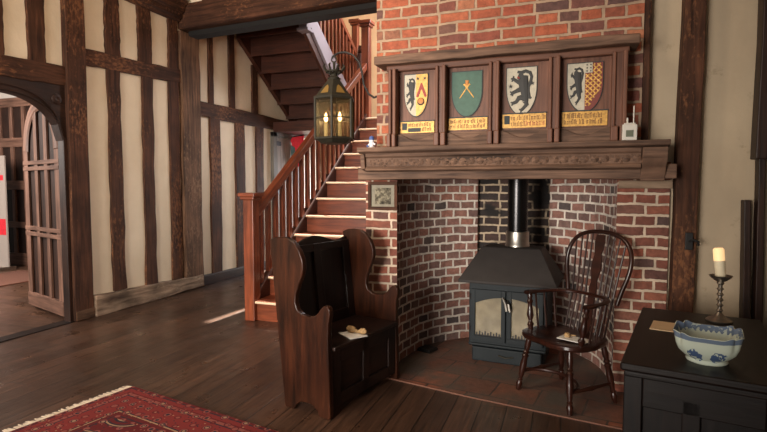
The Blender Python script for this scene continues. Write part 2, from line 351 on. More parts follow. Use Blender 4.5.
# ------------------------------------------------------------------ mesh builder
class MB:
    def __init__(self, seed=0):
        self.v = []; self.f = []; self.uv = []; self.mi = []; self.rnd = random.Random(seed * 7919 + 13)

    def add(self, vs, fs, uvs=None, mi=0):
        o = len(self.v); self.v += [tuple(p) for p in vs]
        for k, f in enumerate(fs):
            self.f.append([o + i for i in f]); self.mi.append(mi)
            self.uv.append(uvs[k] if uvs else [(vs[i][0], vs[i][2] + vs[i][1]) for i in f])
        return self

    def box(self, lo, hi, grain=None, mi=0, T=None):
        """axis box lo..hi, transformed by T; grain axis = longest unless given"""
        lo = Vector(lo); hi = Vector(hi); d = hi - lo
        g = grain if grain is not None else max(range(3), key=lambda i: d[i])
        a, c = [i for i in range(3) if i != g]
        vs = [Vector((x, y, z)) for x in (lo.x, hi.x) for y in (lo.y, hi.y) for z in (lo.z, hi.z)]
        fs = [(0, 1, 3, 2), (4, 6, 7, 5), (0, 4, 5, 1), (2, 3, 7, 6), (0, 2, 6, 4), (1, 5, 7, 3)]
        ou, ov = self.rnd.uniform(0, 9), self.rnd.uniform(0, 9)
        axis = [0, 0, 1, 1, 2, 2]; uvs = []
        for k, f in enumerate(fs):
            n = axis[k]
            if n == g: uvs.append([(vs[i][a] * 0.3 + ou, vs[i][c] + ov) for i in f])
            else:
                o = a if n == c else c
                uvs.append([(vs[i][g] + ou, vs[i][o] + ov + (0.37 if o == a else 0)) for i in f])
        if T: vs = [T @ p for p in vs]
        return self.add(vs, fs, uvs, mi)

    def wallbox(self, lo, hi, mi=0):
        """box with metric UVs: u horizontal, v = z (for bricks, boards)"""
        lo = Vector(lo); hi = Vector(hi)
        vs = [Vector((x, y, z)) for x in (lo.x, hi.x) for y in (lo.y, hi.y) for z in (lo.z, hi.z)]
        fs = [(0, 1, 3, 2), (4, 6, 7, 5), (0, 4, 5, 1), (2, 3, 7, 6), (0, 2, 6, 4), (1, 5, 7, 3)]
        uvs = []
        for k, f in enumerate(fs):
            n = k // 2
            uvs.append([((vs[i].y, vs[i].z) if n == 0 else (vs[i].x, vs[i].z) if n == 1 else (vs[i].y, vs[i].x)) for i in f])
        return self.add(vs, fs, uvs, mi)

    def beam(self, p0, p1, w, d, side, seg=10, jit=0.01, mi=0, taper=1.0):
        """old timber: section w (along side) x d, wandering edges"""
        p0 = Vector(p0); p1 = Vector(p1); ax = (p1 - p0); Ln = ax.length; ax.normalize()
        sd = Vector(side); sd = (sd - ax * sd.dot(ax)).normalized(); up = ax.cross(sd)
        r = self.rnd; ou, ov = r.uniform(0, 9), r.uniform(0, 9); vs = []; uvs = []; fs = []
        ja = [0.0] * 4
        for k in range(seg + 1):
            t = k / seg; sc = 1 + (taper - 1) * t
            for q in range(4): ja[q] = 0.6 * ja[q] + r.uniform(-jit, jit)
            c = p0.lerp(p1, t); hw = w / 2 * sc; hd = d / 2
            dd = r.uniform(-jit, 0) * 0.3
            for (a, bq, j) in ((-1, -1, 0), (1, -1, 1), (1, 1, 1), (-1, 1, 0)):
                vs.append(c + sd * (a * hw + ja[j]) + up * (bq * (hd + dd)))
        per = [0, w, w + d, 2 * w + d, 2 * w + 2 * d]
        for k in range(seg):
            for q in range(4):
                a0 = k * 4 + q; a1 = k * 4 + (q + 1) % 4
                fs.append((a0, a1, a1 + 4, a0 + 4))
                u0, u1 = Ln * k / seg + ou, Ln * (k + 1) / seg + ou
                uvs.append([(u0, per[q] + ov), (u0, per[q + 1] + ov), (u1, per[q + 1] + ov), (u1, per[q] + ov)])
        e = seg * 4
        for f in ((3, 2, 1, 0), (e, e + 1, e + 2, e + 3)):
            fs.append(f); uvs.append([(ou, ov), (ou, ov + w), (ou + d * .3, ov + w), (ou + d * .3, ov)])
        return self.add(vs, fs, uvs, mi)

    def tube(self, pts, radii, n=10, mi=0, flat=None, closed=False, cap=True):
        """round section along a path; flat=(vector, factor) squashes along that vector"""
        pts = [Vector(p) for p in pts]; m = len(pts)
        if isinstance(radii, (int, float)): radii = [radii] * m
        vs = []; fs = []; uvs = []; ou, ov = self.rnd.uniform(0, 9), self.rnd.uniform(0, 9)
        prev = None; ln = 0
        lens = []
        for k in range(m):
            if closed: t = pts[(k + 1) % m] - pts[k - 1]
            else: t = pts[min(k + 1, m - 1)] - pts[max(k - 1, 0)]
            t.normalize()
            if prev is None:
                a = Vector((0, 0, 1)) if abs(t.z) < 0.9 else Vector((1, 0, 0)); x = (a - t * a.dot(t)).normalized()
            else: x = (prev - t * prev.dot(t)).normalized()
            prev = x; y = t.cross(x)
            if k: ln += (pts[k] - pts[k - 1]).length
            lens.append(ln)
            for q in range(n):
                an = 2 * math.pi * q / n; o = (x * math.cos(an) + y * math.sin(an)) * radii[k]
                if flat: fv = Vector(flat[0]); o -= fv * o.dot(fv) * (1 - flat[1])
                vs.append(pts[k] + o)
        rng = m if closed else m - 1
        for k in range(rng):
            k2 = (k + 1) % m
            for q in range(n):
                q2 = (q + 1) % n
                fs.append((k * n + q, k * n + q2, k2 * n + q2, k2 * n + q))
                r0 = radii[k]; u0 = lens[k] + ou; u1 = (lens[k2] if k2 else ln + 0.02) + ou
                uvs.append([(u0, ov + q * r0 * 6.28 / n), (u0, ov + (q + 1) * r0 * 6.28 / n), (u1, ov + (q + 1) * r0 * 6.28 / n), (u1, ov + q * r0 * 6.28 / n)])
        if cap and not closed:
            fs.append(tuple(range(n))[::-1]); uvs.append([(ou, ov)] * n)
            fs.append(tuple((m - 1) * n + q for q in range(n))); uvs.append([(ou, ov)] * n)
        return self.add(vs, fs, uvs, mi)

    def lathe(self, prof, c=(0, 0, 0), n=24, mi=0, T=None):
        """profile [(r, z)] about z"""
        T = T or Matrix.Translation(c); vs = []; fs = []; uvs = []
        m = len(prof); ou = self.rnd.uniform(0, 9)
        for r, z in prof:
            for q in range(n):
                a = 2 * math.pi * q / n; vs.append(T @ Vector((r * math.cos(a), r * math.sin(a), z)))
        for k in range(m - 1):
            for q in range(n):
                q2 = (q + 1) % n; fs.append((k * n + q, k * n + q2, (k + 1) * n + q2, (k + 1) * n + q))
                z0, z1 = prof[k][1] + ou, prof[k + 1][1] + ou; b0 = q * .15 / n; b1 = (q + 1) * .15 / n
                uvs.append([(z0, b0), (z0, b1), (z1, b1), (z1, b0)])
        if prof[0][0] > 1e-5: fs.append(tuple(range(n))[::-1]); uvs.append([(ou, 0)] * n)
        if prof[-1][0] > 1e-5: fs.append(tuple((m - 1) * n + q for q in range(n))); uvs.append([(ou, 0)] * n)
        return self.add(vs, fs, uvs, mi)

    def turned(self, p0, p1, prof, n=12, mi=0):
        """turned leg between two points; prof [(t, r)]"""
        p0 = Vector(p0); p1 = Vector(p1)
        return self.tube([p0.lerp(p1, t) for t, r in prof], [r for t, r in prof], n, mi)

    def prism(self, poly, h0, h1, T=None, mi=0, grain=(0, 1)):
        """2-D outline in local XY, from z=h0 to h1"""
        T = T or Matrix.Identity(4); n = len(poly); ou, ov = self.rnd.uniform(0, 9), self.rnd.uniform(0, 9)
        vs = [Vector((x, y, h0)) for x, y in poly] + [Vector((x, y, h1)) for x, y in poly]
        gx, gy = grain or (0, 0)
        U = (lambda p: (p.z + ou, p.x + p.y * .93 + ov)) if grain is None else (lambda p: (p.x * gx + p.y * gy + ou, p.x * gy - p.y * gx + p.z + ov))
        fs = [tuple(range(n))[::-1], tuple(range(n, 2 * n))] + [(i, (i + 1) % n, n + (i + 1) % n, n + i) for i in range(n)]
        uvs = [[U(vs[i]) for i in f] for f in fs]
        return self.add([T @ p for p in vs], fs, uvs, mi)

    def quad(self, pts, uvs=None, mi=0):
        return self.add([Vector(p) for p in pts], [tuple(range(len(pts)))], [uvs] if uvs else None, mi)

    def build(self, name, mats, parent=None, smooth=False, bevel=0.0, bseg=2):
        me = bpy.data.meshes.new(name); me.from_pydata(self.v, [], self.f)
        ul = me.uv_layers.new(name='UVMap'); i = 0
        flat = [c for f in self.uv for p in f for c in p]
        ul.data.foreach_set('uv', flat)
        if not isinstance(mats, (list, tuple)): mats = [mats]
        for m_ in mats: me.materials.append(M[m_] if isinstance(m_, str) else m_)
        me.polygons.foreach_set('material_index', self.mi)
        bm = bmesh.new(); bm.from_mesh(me); bmesh.ops.recalc_face_normals(bm, faces=bm.faces); bm.to_mesh(me); bm.free()
        if smooth:
            me.polygons.foreach_set('use_smooth', [True] * len(me.polygons))
            me.set_sharp_from_angle(angle=R(38))
        o = bpy.data.objects.new(name, me); COL.objects.link(o)
        if parent: o.parent = parent
        if bevel:
            md = o.modifiers.new('bevel', 'BEVEL'); md.width = bevel; md.segments = bseg; md.limit_method = 'ANGLE'; md.angle_limit = R(40)
            md.harden_normals = False
        return o


def tag(o, label, cat, group=None):
    o['label'] = label; o['category'] = cat
    if group: o['group'] = group
    return o


def thing(name, label, cat, loc=(0, 0, 0), rz=0.0, group=None):
    o = bpy.data.objects.new(name, None); COL.objects.link(o); o.empty_display_size = 0.1
    o.location = loc; o.rotation_euler = (0, 0, rz)
    return tag(o, label, cat, group)


def struct(o):
    o['kind'] = 'structure'; return o


_tn = [0]


def trim(mb, m, bevel=0.008):
    _tn[0] += 1
    return struct(mb.build('trim_%d' % _tn[0], m, None, False, bevel))


# ================================================================== SETTING
XL = -4.42          # timber face of the left wall
# floors
b = MB(1)
b.quad([(-4.55, -1, 0), (2.0, -1, 0), (2.0, 9, 0), (-4.55, 9, 0)], [(-1, -4.55), (-1, 2), (9, 2), (9, -4.55)])
b.quad([(-4.55, -1, -.12), (-4.55, 9, -.12), (2.0, 9, -.12), (2.0, -1, -.12)])
struct(b.build('floor', 'floor'))
b = MB(2)
b.quad([(-11, 0, -.012), (-4.55, 0, -.012), (-4.55, 7.1, -.012), (-11, 7.1, -.012)], [(-11, 0), (-4.55, 0), (-4.55, 7.1), (-11, 7.1)])
struct(b.build('floor_next_room', 'floor'))
# left wall plaster with the doorway
b = MB(3)
b.wallbox((-4.53, 3.56, 0), (-4.45, 7.12, 5.2)); b.wallbox((-4.62, 7.12, 2.12), (-4.45, 9.0, 5.2)); b.wallbox((-4.62, 8.05, 0), (-4.45, 9.0, 2.12))
b.wallbox((-4.62, -1, 0), (-4.45, 2.40, 5.2)); b.wallbox((-4.53, 2.40, 2.19), (-4.45, 3.56, 5.2))
struct(b.build('wall_left', 'plaster'))


def stud(Y0, Y1, z0, z1, m='oak_beam', seed=0, jit=0.006, depth=0.06, x=XL):
    _s = MB(seed + int(Y0 * 100)); yc = (Y0 + Y1) / 2
    _s.beam((x - depth / 2 + .0, yc, z0), (x - depth / 2, yc, z1), Y1 - Y0, depth, (0, 1, 0), 14, jit)
    return trim(_s, m, 0.006)


stud(3.56, 3.76, 0, 3.26, seed=1, jit=.003, depth=.09, x=XL + .03)
stud(4.04, 4.20, 0.2, 2.52, seed=2, jit=.011); stud(4.03, 4.21, 2.64, 3.27, seed=3, jit=.008)
stud(4.485, 4.645, 0.17, 2.55, seed=4, jit=.010); stud(4.455, 4.64, 2.66, 3.27, seed=5)
stud(4.895, 5.055, 0.14, 2.58, seed=6); stud(4.91, 5.055, 2.69, 3.27, seed=7)
stud(5.085, 5.40, 0, 3.17, 'oak_post', seed=8, jit=.012, depth=.2, x=XL + .03)
stud(3.23, 3.385, 2.39, 3.27, seed=9); stud(2.86, 3.02, 2.37, 3.27, seed=10)
for k, (a, c) in enumerate([(5.62, 5.71), (6.055, 6.18), (6.605, 6.75)]): stud(a, c, 2.37, 3.62 if k < 2 else 3.1, seed=20 + k, jit=.004)
for k, (a, c) in enumerate([(5.625, 5.835), (6.175, 6.39), (6.69, 6.88)]): stud(a, c, 0.1, 2.22, seed=30 + k, jit=.008)
# horizontal timbers of the left wall
for (p0, p1, h, m, sd, dp) in [((3.76, 2.55), (5.09, 2.625), .155, 'oak_beam', 1, .065), ((2.3, 2.27), (3.56, 2.325), .175, 'oak_beam', 2, .08),
                               ((5.40, 2.295), (7.62, 2.29), .19, 'oak_beam', 3, .065)]:
    b = MB(40 + sd); b.beam((XL - dp / 2 + .005, p0[0], p0[1]), (XL - dp / 2 + .005, p1[0], p1[1]), h, dp, (0, 0, 1), 12, .006); trim(b, m)
b = MB(45); b.beam((XL - .02, 3.77, .105), (XL - .02, 5.38, .085), .21, .14, (0, 0, 1), 10, .008, taper=.72); trim(b, 'oak_pale', .012)
b = MB(46); b.beam((XL - .03, 5.40, .07), (XL - .03, 7.1, .05), .14, .08, (0, 0, 1), 10, .005, taper=.8); trim(b, 'oak_dark', .01)
b = MB(47); b.box((XL - .07, 3.56, 0), (XL + .035, 3.79, .10)); trim(b, 'oak_post', .012)
b = MB(471); b.box((XL - .12, 2.4, -.01), (XL + .02, 3.56, .008)); trim(b, 'oak_black', .003)  # dark strip standing for the shadowed gap at the doorway
# arched door head with sunk spandrel and jamb
ap = []
for k in range(0, 25):
    t = k / 24; y = 2.42 + (3.52 - 2.42) * t; q = (y - 2.97) / .55
    z = 1.72 + 0.37 * (max(0, 1 - abs(q) ** 2.6)) ** (1 / 1.7); ap.append((y, z))
T_yz = Matrix(((0, 0, 1, 0), (1, 0, 0, 0), (0, 1, 0, 0), (0, 0, 0, 1)))      # local x->Y, y->Z, z->X
b = MB(48)
b.prism([(2.40, 1.72)] + ap + [(3.56, 1.72), (3.56, 2.27), (2.40, 2.22)], -4.52, -4.43, T_yz, 0, (1, 0))
b.tube([(-4.425, y, z + .012) for y, z in ap], .012, 6)
b.tube([(-4.425, y, z + .06) for y, z in ap], .008, 6)
b.lathe([(.0, .0), (.05, .0), (.045, .012), (.02, .016), (0, .01)], n=14, T=Matrix.Translation((-4.43, 3.47, 2.10)) @ Matrix.Rotation(R(90), 4, 'Y'))
trim(b, 'oak_dark', 0)
b = MB(49); b.box((-4.50, 3.52, 0), (-4.42, 3.56, 1.75)); trim(b, 'oak_dark', .006)
# moulded, carved cornice of the left wall
b = MB(50)
pr = [(0, 0), (.05, 0), (.06, .03), (.09, .04), (.09, .09), (.13, .11), (.13, .16), (.17, .19), (.17, .34), (0, .34)]
b.prism([(x, z) for x, z in pr], 0, 6.05, Matrix(((1, 0, 0, -4.45), (0, 0, 1, -.98), (0, 1, 0, 3.265), (0, 0, 0, 1))), 0, None)
for k in range(60):
    y = 2.0 + k * .051
    b.lathe([(0, -.012), (.018, -.006), (.02, .004), (0, .012)], n=6, T=Matrix.Translation((-4.362, y, 3.335)) @ Matrix.Rotation(R(90), 4, 'Y'))
trim(b, 'oak_beam', .004)
# cross beam over the foot of the stairs, plate under it, plaster above
b = MB(51)
b.beam((-4.6, 5.23, 3.33), (-1.0, 5.23, 3.425), .28, .28, (0, 0, 1), 16, .006); trim(b, 'oak_beam', .015)
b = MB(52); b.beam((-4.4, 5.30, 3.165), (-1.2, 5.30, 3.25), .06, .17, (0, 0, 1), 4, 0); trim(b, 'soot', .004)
b = MB(53); b.wallbox((-4.45, 5.15, 3.46), (-1.2, 5.35, 3.64)); struct(b.build('wall_bulkhead', 'plaster'))
b = MB(54)
for x in (-4.12, -3.3, -2.4): b.box((x, 5.13, 3.42), (x + .16, 5.2, 3.62))
trim(b, 'oak_beam', .006)
# ceilings
b = MB(55); b.wallbox((-4.62, -1, 3.62), (2.0, 5.36, 3.75)); struct(b.build('ceiling', 'plaster'))
b = MB(56); b.wallbox((-4.62, 5.0, 5.2), (-.9, 9.2, 5.3)); struct(b.build('ceiling_hall', 'plaster_hall'))
# hall back wall with a tall window over the landing and a glazed opening below
b = MB(57)
for lo, hi in [((-4.62, 9.0, 0), (-4.2, 9.15, 2.1)), ((-3.3, 9.0, 0), (-1.2, 9.15, 2.1)), ((-4.62, 9.0, 2.1), (-1.2, 9.15, 3.25)), ((-4.62, 9.0, 3.25), (-2.9, 9.15, 4.25)),
               ((-1.65, 9.0, 3.25), (-1.2, 9.15, 4.25)), ((-4.62, 9.0, 4.25), (-1.2, 9.15, 5.2))]: b.wallbox(lo, hi)
struct(b.build('wall_back', 'plaster_hall'))
b = MB(58)
for x in (-2.9, -2.3, -1.69): b.box((x, 9.03, 3.25), (x + .04, 9.09, 4.25))
b.box((-2.9, 9.03, 3.25), (-1.65, 9.09, 3.29)); b.box((-2.9, 9.03, 4.22), (-1.65, 9.09, 4.25))
struct(b.build('window_1', 'oak_dark'))
b = MB(59); b.wallbox((-1.32, 4.7, 0), (-1.2, 9.15, 5.2)); struct(b.build('wall_hall', 'plaster_hall'))
b = MB(60); b.wallbox((-1.32, 5.0, 3.62), (2.0, 5.36, 5.2)); b.wallbox((-4.62, 5.15, 3.75), (-1.2, 5.3, 5.2)); struct(b.build('wall_over', 'plaster_hall'))
# next room
b = MB(61); b.wallbox((-11, 6.3, 0), (-4.62, 6.45, 3.2)); struct(b.build('wall_next_room', 'white_wall'))
b = MB(62); b.wallbox((-11, 0, 3.0), (-4.62, 6.45, 3.1)); struct(b.build('ceiling_next_room', 'white_wall'))
# chimney: one plan extruded; piers, curved niche, sooty back
niche_l = [(-1.13, 3.46), (-1.13, 3.57), (-1.105, 3.72), (-1.075, 3.87), (-1.02, 4.01), (-.93, 4.14), (-.82, 4.25), (-.70, 4.345)]
niche_r = [(-.82 - x, y) for x, y in niche_l[::-1]]
niche_r = [(x + (-.01 if x > .29 else 0), y) for x, y in niche_r]
plan = [(-1.368, 4.7), (-1.368, 3.46)] + niche_l + [(-.70, 4.40), (-.12, 4.40)] + niche_r + [(.588, 3.46), (.588, 4.7)]
b = MB(63); ua = 0
for i in range(len(plan)):
    p, q = plan[i], plan[(i + 1) % len(plan)]
    L_ = math.hypot(q[0] - p[0], q[1] - p[1])
    mi = 0 if i in (0, 1, len(plan) - 1, len(plan) - 2, len(plan) - 3) else (2 if i == 10 else 1)
    if i == 10: ua = 0.02
    b.quad([(p[0], p[1], 0), (q[0], q[1], 0), (q[0], q[1], 1.45), (p[0], p[1], 1.45)], [(ua, 0), (ua + L_, 0), (ua + L_, 1.45), (ua, 1.45)], mi)
    ua += L_
b.add([(x, y, 1.45) for x, y in plan], [tuple(range(len(plan)))], None, 3)
struct(b.build('wall_fireplace', ['brick_pier', 'brick_niche', 'brick_soot', 'soot'], None, False))
b = MB(64); b.wallbox((-1.26, 3.40, 1.43), (.415, 4.7, 3.62)); struct(b.build('wall_chimney', 'brick_up'))
b = MB(65); b.wallbox((-1.1, 3.55, 1.40), (.29, 4.38, 1.44)); trim(b, 'soot', 0)  # dark slab added in place of the unlit chimney void above
b = MB(66); b.wallbox((.305, 3.44, 1.285), (.60, 3.5, 1.335)); trim(b, 'oak_pale', .004)
# right-hand wall behind the chest and its timbers
b = MB(67); b.wallbox((.40, 3.49, 0), (2.0, 3.6, 3.62)); struct(b.build('wall_right', 'plaster_right'))
b = MB(68); b.wallbox((2.0, -1, 0), (2.1, 3.6, 3.62)); struct(b.build('wall_side', 'plaster_right'))
b = MB(69); b.beam((.655, 3.445, 0), (.69, 3.445, 3.62), .115, .10, (1, 0, 0), 16, .004); trim(b, 'oak_beam', .006)
b = MB(70); b.beam((1.03, 3.42, 1.45), (1.045, 3.42, 3.62), .085, .1, (1, 0, 0), 10, .003); trim(b, 'oak_dark', .006)
b = MB(71); b.beam((1.0, 3.45, 0), (.975, 3.45, 1.22), .034, .07, (1, 0, 0), 10, .002); trim(b, 'oak_dark', .004)
b = MB(72); b.beam((1.055, 3.44, 0.0), (1.03, 3.44, 1.47), .035, .07, (1, 0, 0), 8, .002); trim(b, 'oak_dark', .004)
b = MB(73); b.beam((1.18, 3.40, 0.0), (1.17, 3.40, 3.0), .12, .1, (1, 0, 0), 8, .002); trim(b, 'oak_dark', .004)
b = MB(74); b.box((.72, 3.40, 0), (2.0, 3.46, .46)); trim(b, 'oak_black', .006)
b = MB(75); b.beam((.435, 3.435, 1.57), (.432, 3.435, 3.62), .035, .06, (1, 0, 0), 8, .003); trim(b, 'oak_beam', .004)
# hearth of worn tiles
hp = [(-1.33, 3.245), (-.53, 3.07), (.21, 2.945), (.56, 2.89), (.575, 3.459), (.30, 3.459)] + [p for p in niche_r[::-1]] + [(-.12, 4.39), (-.70, 4.39)] + [p for p in niche_l[::-1]] + [(-1.33, 3.459)]
b = MB(76); n = len(hp)
b.add([(x, y, .008) for x, y in hp] + [(x, y, -.02) for x, y in hp], [tuple(range(n))] + [(i, (i + 1) % n, n + (i + 1) % n, n + i) for i in range(n)],
      [[(x * .985 - y * .17, x * .17 + y * .985) for x, y in hp]] + [[(.1, .1), (.12, .1), (.12, .12), (.1, .12)]] * n)
struct(b.build('floor_hearth', 'tile'))

# ================================================================== DOORS
# open arched panelled door in the left doorway
d1 = bpy.data.objects.new('door_1', None); COL.objects.link(d1); struct(d1)
d1.location = (-4.565, 3.63, 0); d1.rotation_euler = (0, 0, R(162.5))
DW = .90
arch = [(DW / 2 + DW / 2 * math.cos(a) * (1 if True else 0), 1.66 + .50 * math.sin(a)) for a in [math.pi * k / 20 for k in range(21)]]
T_xz = Matrix(((1, 0, 0, 0), (0, 0, -1, 0), (0, 1, 0, 0), (0, 0, 0, 1)))      # local x->X, y->Z, z->-Y
b = MB(80); b.prism([(DW, .03)] + arch + [(0, .03)], -.02, .02, T_xz); b.build('leaf', 'oak_dark', d1)
b = MB(81)
for sgn in (-1, 1):
    y = sgn * .027

    def bar(x0, x1, z0, z1, t=.014):
        b.box((x0, min(y, y + sgn * t) - .004, z0), (x1, max(y, y + sgn * t) + .004, z1))
    for x0, x1 in ((0, .11), (DW - .11, DW)): bar(x0, x1, .03, 1.66)
    for xx in (.285, .535): bar(xx, xx + .075, .17, 1.66 + .44 * math.sqrt(max(0, 1 - ((xx + .03 - DW / 2) / (DW / 2)) ** 2)))
    for z0, z1 in ((.03, .17), (.78, .82), (.84, .88), (1.46, 1.50), (1.52, 1.56)): bar(0, DW, z0, z1, .022)
    b.tube([(x * .86 + DW * .07, y + sgn * .01, 1.66 + (z - 1.66) * .92) for x, z in arch], .062, 8, flat=((0, 1, 0), .32))
b.build('frame', 'door_oak', d1, False, .003)
b = MB(82); b.tube([(DW - .14, -.05, 1.28), (DW - .15, -.10, 1.24), (DW - .14, -.10, 1.17), (DW - .14, -.05, 1.13)], .008, 8)
b.tube([(DW - .14, -.03, 1.30), (DW - .14, -.05, 1.05)], .014, 8, flat=((1, 0, 0), .5)); b.build('door_handle', 'iron', d1, True)
# grey boarded door under the stairs
d2 = bpy.data.objects.new('door_2', None); COL.objects.link(d2); struct(d2); d2.location = (XL, 7.14, 0)
b = MB(83); b.box((-.03, -.02, 0), (.03, .09, 2.16)); b.box((-.03, .86, 0), (.03, .92, 2.16)); b.box((-.03, -.02, 2.09), (.03, .92, 2.16)); b.build('frame', 'grey_frame', d2, False, .004)
b = MB(84)
for k in range(5): b.box((-.02, .09 + k * .155, .01), (.012, .09 + k * .155 + .152, 2.085))
b.build('leaf', 'grey_paint', d2, False, .003)
for z in (1.95, 1.18, .3):
    b = MB(85); b.box((.012, .07, z), (.034, .20, z + .07)); b.build('hinge', 'iron', d2)

# ================================================================== STAIRS
RI, GO, Y0 = .193, .269, 4.20
st = thing('staircase', 'red-brown oak staircase climbing from the floor beside the brick chimney', 'staircase', (-2.85, Y0, 0))
XR = 1.52   # right end, local
for k in range(12):
    z = RI * (k + 1); y = GO * k
    b = MB(100 + k); b.box((.03, y - .025, z - .032), (XR, y + GO + .01, z), 0); b.build('tread', 'stair', st, False, .008)
    b = MB(125 + k); b.tube([(.032, y - .026, z - .014), (XR, y - .026, z - .014)], .012, 10); b.build('nosing', 'pale_nosing', st, True)['label'] = 'pale tread edge'
    b = MB(130 + k); b.box((.03, y, z - RI), (XR, y + .02, z - .033), 0); b.build('riser', 'stair', st)
nl = lambda y: .193 + .717 * y     # nosing line
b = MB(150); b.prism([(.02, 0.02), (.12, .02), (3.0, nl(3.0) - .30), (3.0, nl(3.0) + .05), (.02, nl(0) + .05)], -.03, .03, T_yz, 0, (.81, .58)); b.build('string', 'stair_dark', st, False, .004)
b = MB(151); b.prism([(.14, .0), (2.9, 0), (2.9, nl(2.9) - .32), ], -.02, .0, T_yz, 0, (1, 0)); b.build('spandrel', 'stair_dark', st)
b = MB(152); b.box((-.055, -.05, 0), (.055, .06, 1.17)); b.box((-.075, -.07, 1.17), (.075, .08, 1.20)); b.box((-.09, -.085, 1.20), (.09, .095, 1.235)); b.build('newel_post', 'stair', st, False, .006)
b = MB(153); b.box((-.06, 2.98, 1.75), (.06, 3.10, 3.66)); b.box((-.08, 2.96, 3.66), (.08, 3.12, 3.70)); b.box((-.10, 2.94, 3.70), (.10, 3.14, 3.75)); b.build('newel_post', 'stair', st, False, .006)
hz = lambda y: 1.035 + .70 * (y - .06)
b = MB(154); b.beam((0, .05, hz(.05)), (0, 3.0, hz(3.0)), .07, .085, (1, 0, 0), 4, 0); b.beam((0, .05, hz(.05) - .05), (0, 3.0, hz(3.0) - .05), .045, .04, (1, 0, 0), 4, 0); b.build('handrail', 'stair', st, False, .01)
for k in range(20):
    y = .155 + k * .142
    b = MB(160 + k); b.box((-.02, y - .026, nl(y) + .03), (.02, y + .026, hz(y) - .05), 2); b.build('baluster', 'stair', st)
# upper flight, returning towards the room above
su = thing('staircase', 'dark upper stair flight seen from below, with a pale string board', 'staircase', (-3.3, 7.85, 2.32))
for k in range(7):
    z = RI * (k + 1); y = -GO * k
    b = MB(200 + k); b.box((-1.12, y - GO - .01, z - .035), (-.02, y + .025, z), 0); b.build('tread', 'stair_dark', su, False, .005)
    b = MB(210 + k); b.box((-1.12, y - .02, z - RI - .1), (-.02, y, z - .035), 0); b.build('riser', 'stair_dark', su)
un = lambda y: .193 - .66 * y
b = MB(220); b.prism([(.0, -.10), (.0, un(0) + .15), (-1.64, un(-1.64) + .15), (-1.64, un(-1.64) - .10)], -.02, .025, T_yz, 0, (.83, -.55)); b.build('string', 'string_lit', su, False, .004)['label'] = 'string board with window light in its pale colour'
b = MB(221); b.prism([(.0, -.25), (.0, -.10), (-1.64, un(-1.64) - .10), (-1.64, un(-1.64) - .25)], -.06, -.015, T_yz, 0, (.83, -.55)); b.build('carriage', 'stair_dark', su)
b = MB(222); b.prism([(.1, -.12), (-1.62, 1.05), (-1.62, 1.16), (-1.62, 1.3), (.1, .2)], -1.125, -1.06, T_yz, 0, (.83, -.55)); b.build('wall_string', 'stair_dark', su)
b = MB(223); b.box((-.06, -1.75, 1.05), (.06, -1.63, 2.3)); b.box((-.08, -1.77, 1.02), (.08, -1.61, 1.06)); b.build('newel_post', ['string_lit'], su, False, .005)  # hanging newel takes the same lit tone as the string
b = MB(224); b.box((-.05, .0, -.6), (.05, .1, 1.60)); b.box((-.07, -.02, 1.60), (.07, .12, 1.64)); b.box((-.09, -.04, 1.64), (.09, .14, 1.69)); b.build('newel_post', 'stair', su, False, .005)
uh = lambda y: 1.18 - .60 * y
b = MB(225); b.beam((0, .02, uh(.02)), (0, -1.7, uh(-1.7)), .06, .08, (1, 0, 0), 4, 0); b.build('handrail', 'stair', su, False, .01)
for k in range(12):
    y = -.09 - k * .13
    b = MB(230 + k); b.box((-.02, y - .02, un(y) + .14), (.02, y + .02, uh(y) - .03), 2); b.build('baluster', 'stair', su)
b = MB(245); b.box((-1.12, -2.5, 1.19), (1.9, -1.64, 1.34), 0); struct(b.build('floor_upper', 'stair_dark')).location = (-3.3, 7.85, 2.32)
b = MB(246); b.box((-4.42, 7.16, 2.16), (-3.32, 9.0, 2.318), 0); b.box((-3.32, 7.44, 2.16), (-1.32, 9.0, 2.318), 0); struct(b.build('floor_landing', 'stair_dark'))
b = MB(247); b.beam((.06, .0, 1.05), (.36, -.62, 1.05), .07, .06, (0, 0, 1), 3, 0); b.build('landing_rail', 'stair_dark', su, False, .006)
for k in range(3):
    q = (k + 1) / 4; b = MB(248 + k); b.box((.06 + .30 * q - .02, -.62 * q - .02, 0), (.06 + .30 * q + .02, -.62 * q + .02, 1.03), 2); b.build('baluster', 'stair_dark', su)
# red pennant hung beyond the balusters
pn = thing('pennant', 'red triangular pennant hanging by the grey door', 'flag', (-4.27, 7.70, 0))
b = MB(255); b.prism([(-.16, 2.13), (.12, 2.16), (.0, 1.62)], -.004, .004, T_xz); b.build('cloth', 'red_cloth', pn)
b = MB(256); b.prism([(-.14, 2.0), (-.06, 1.95), (-.02, 1.62), (-.12, 1.6)], .006, .012, T_xz); b.build('tail', 'green_cloth', pn)
b = MB(257); b.tube([(-.2, 0, 2.12), (.2, 0, 2.165)], .012, 8); b.build('pole', 'oak_black', pn)

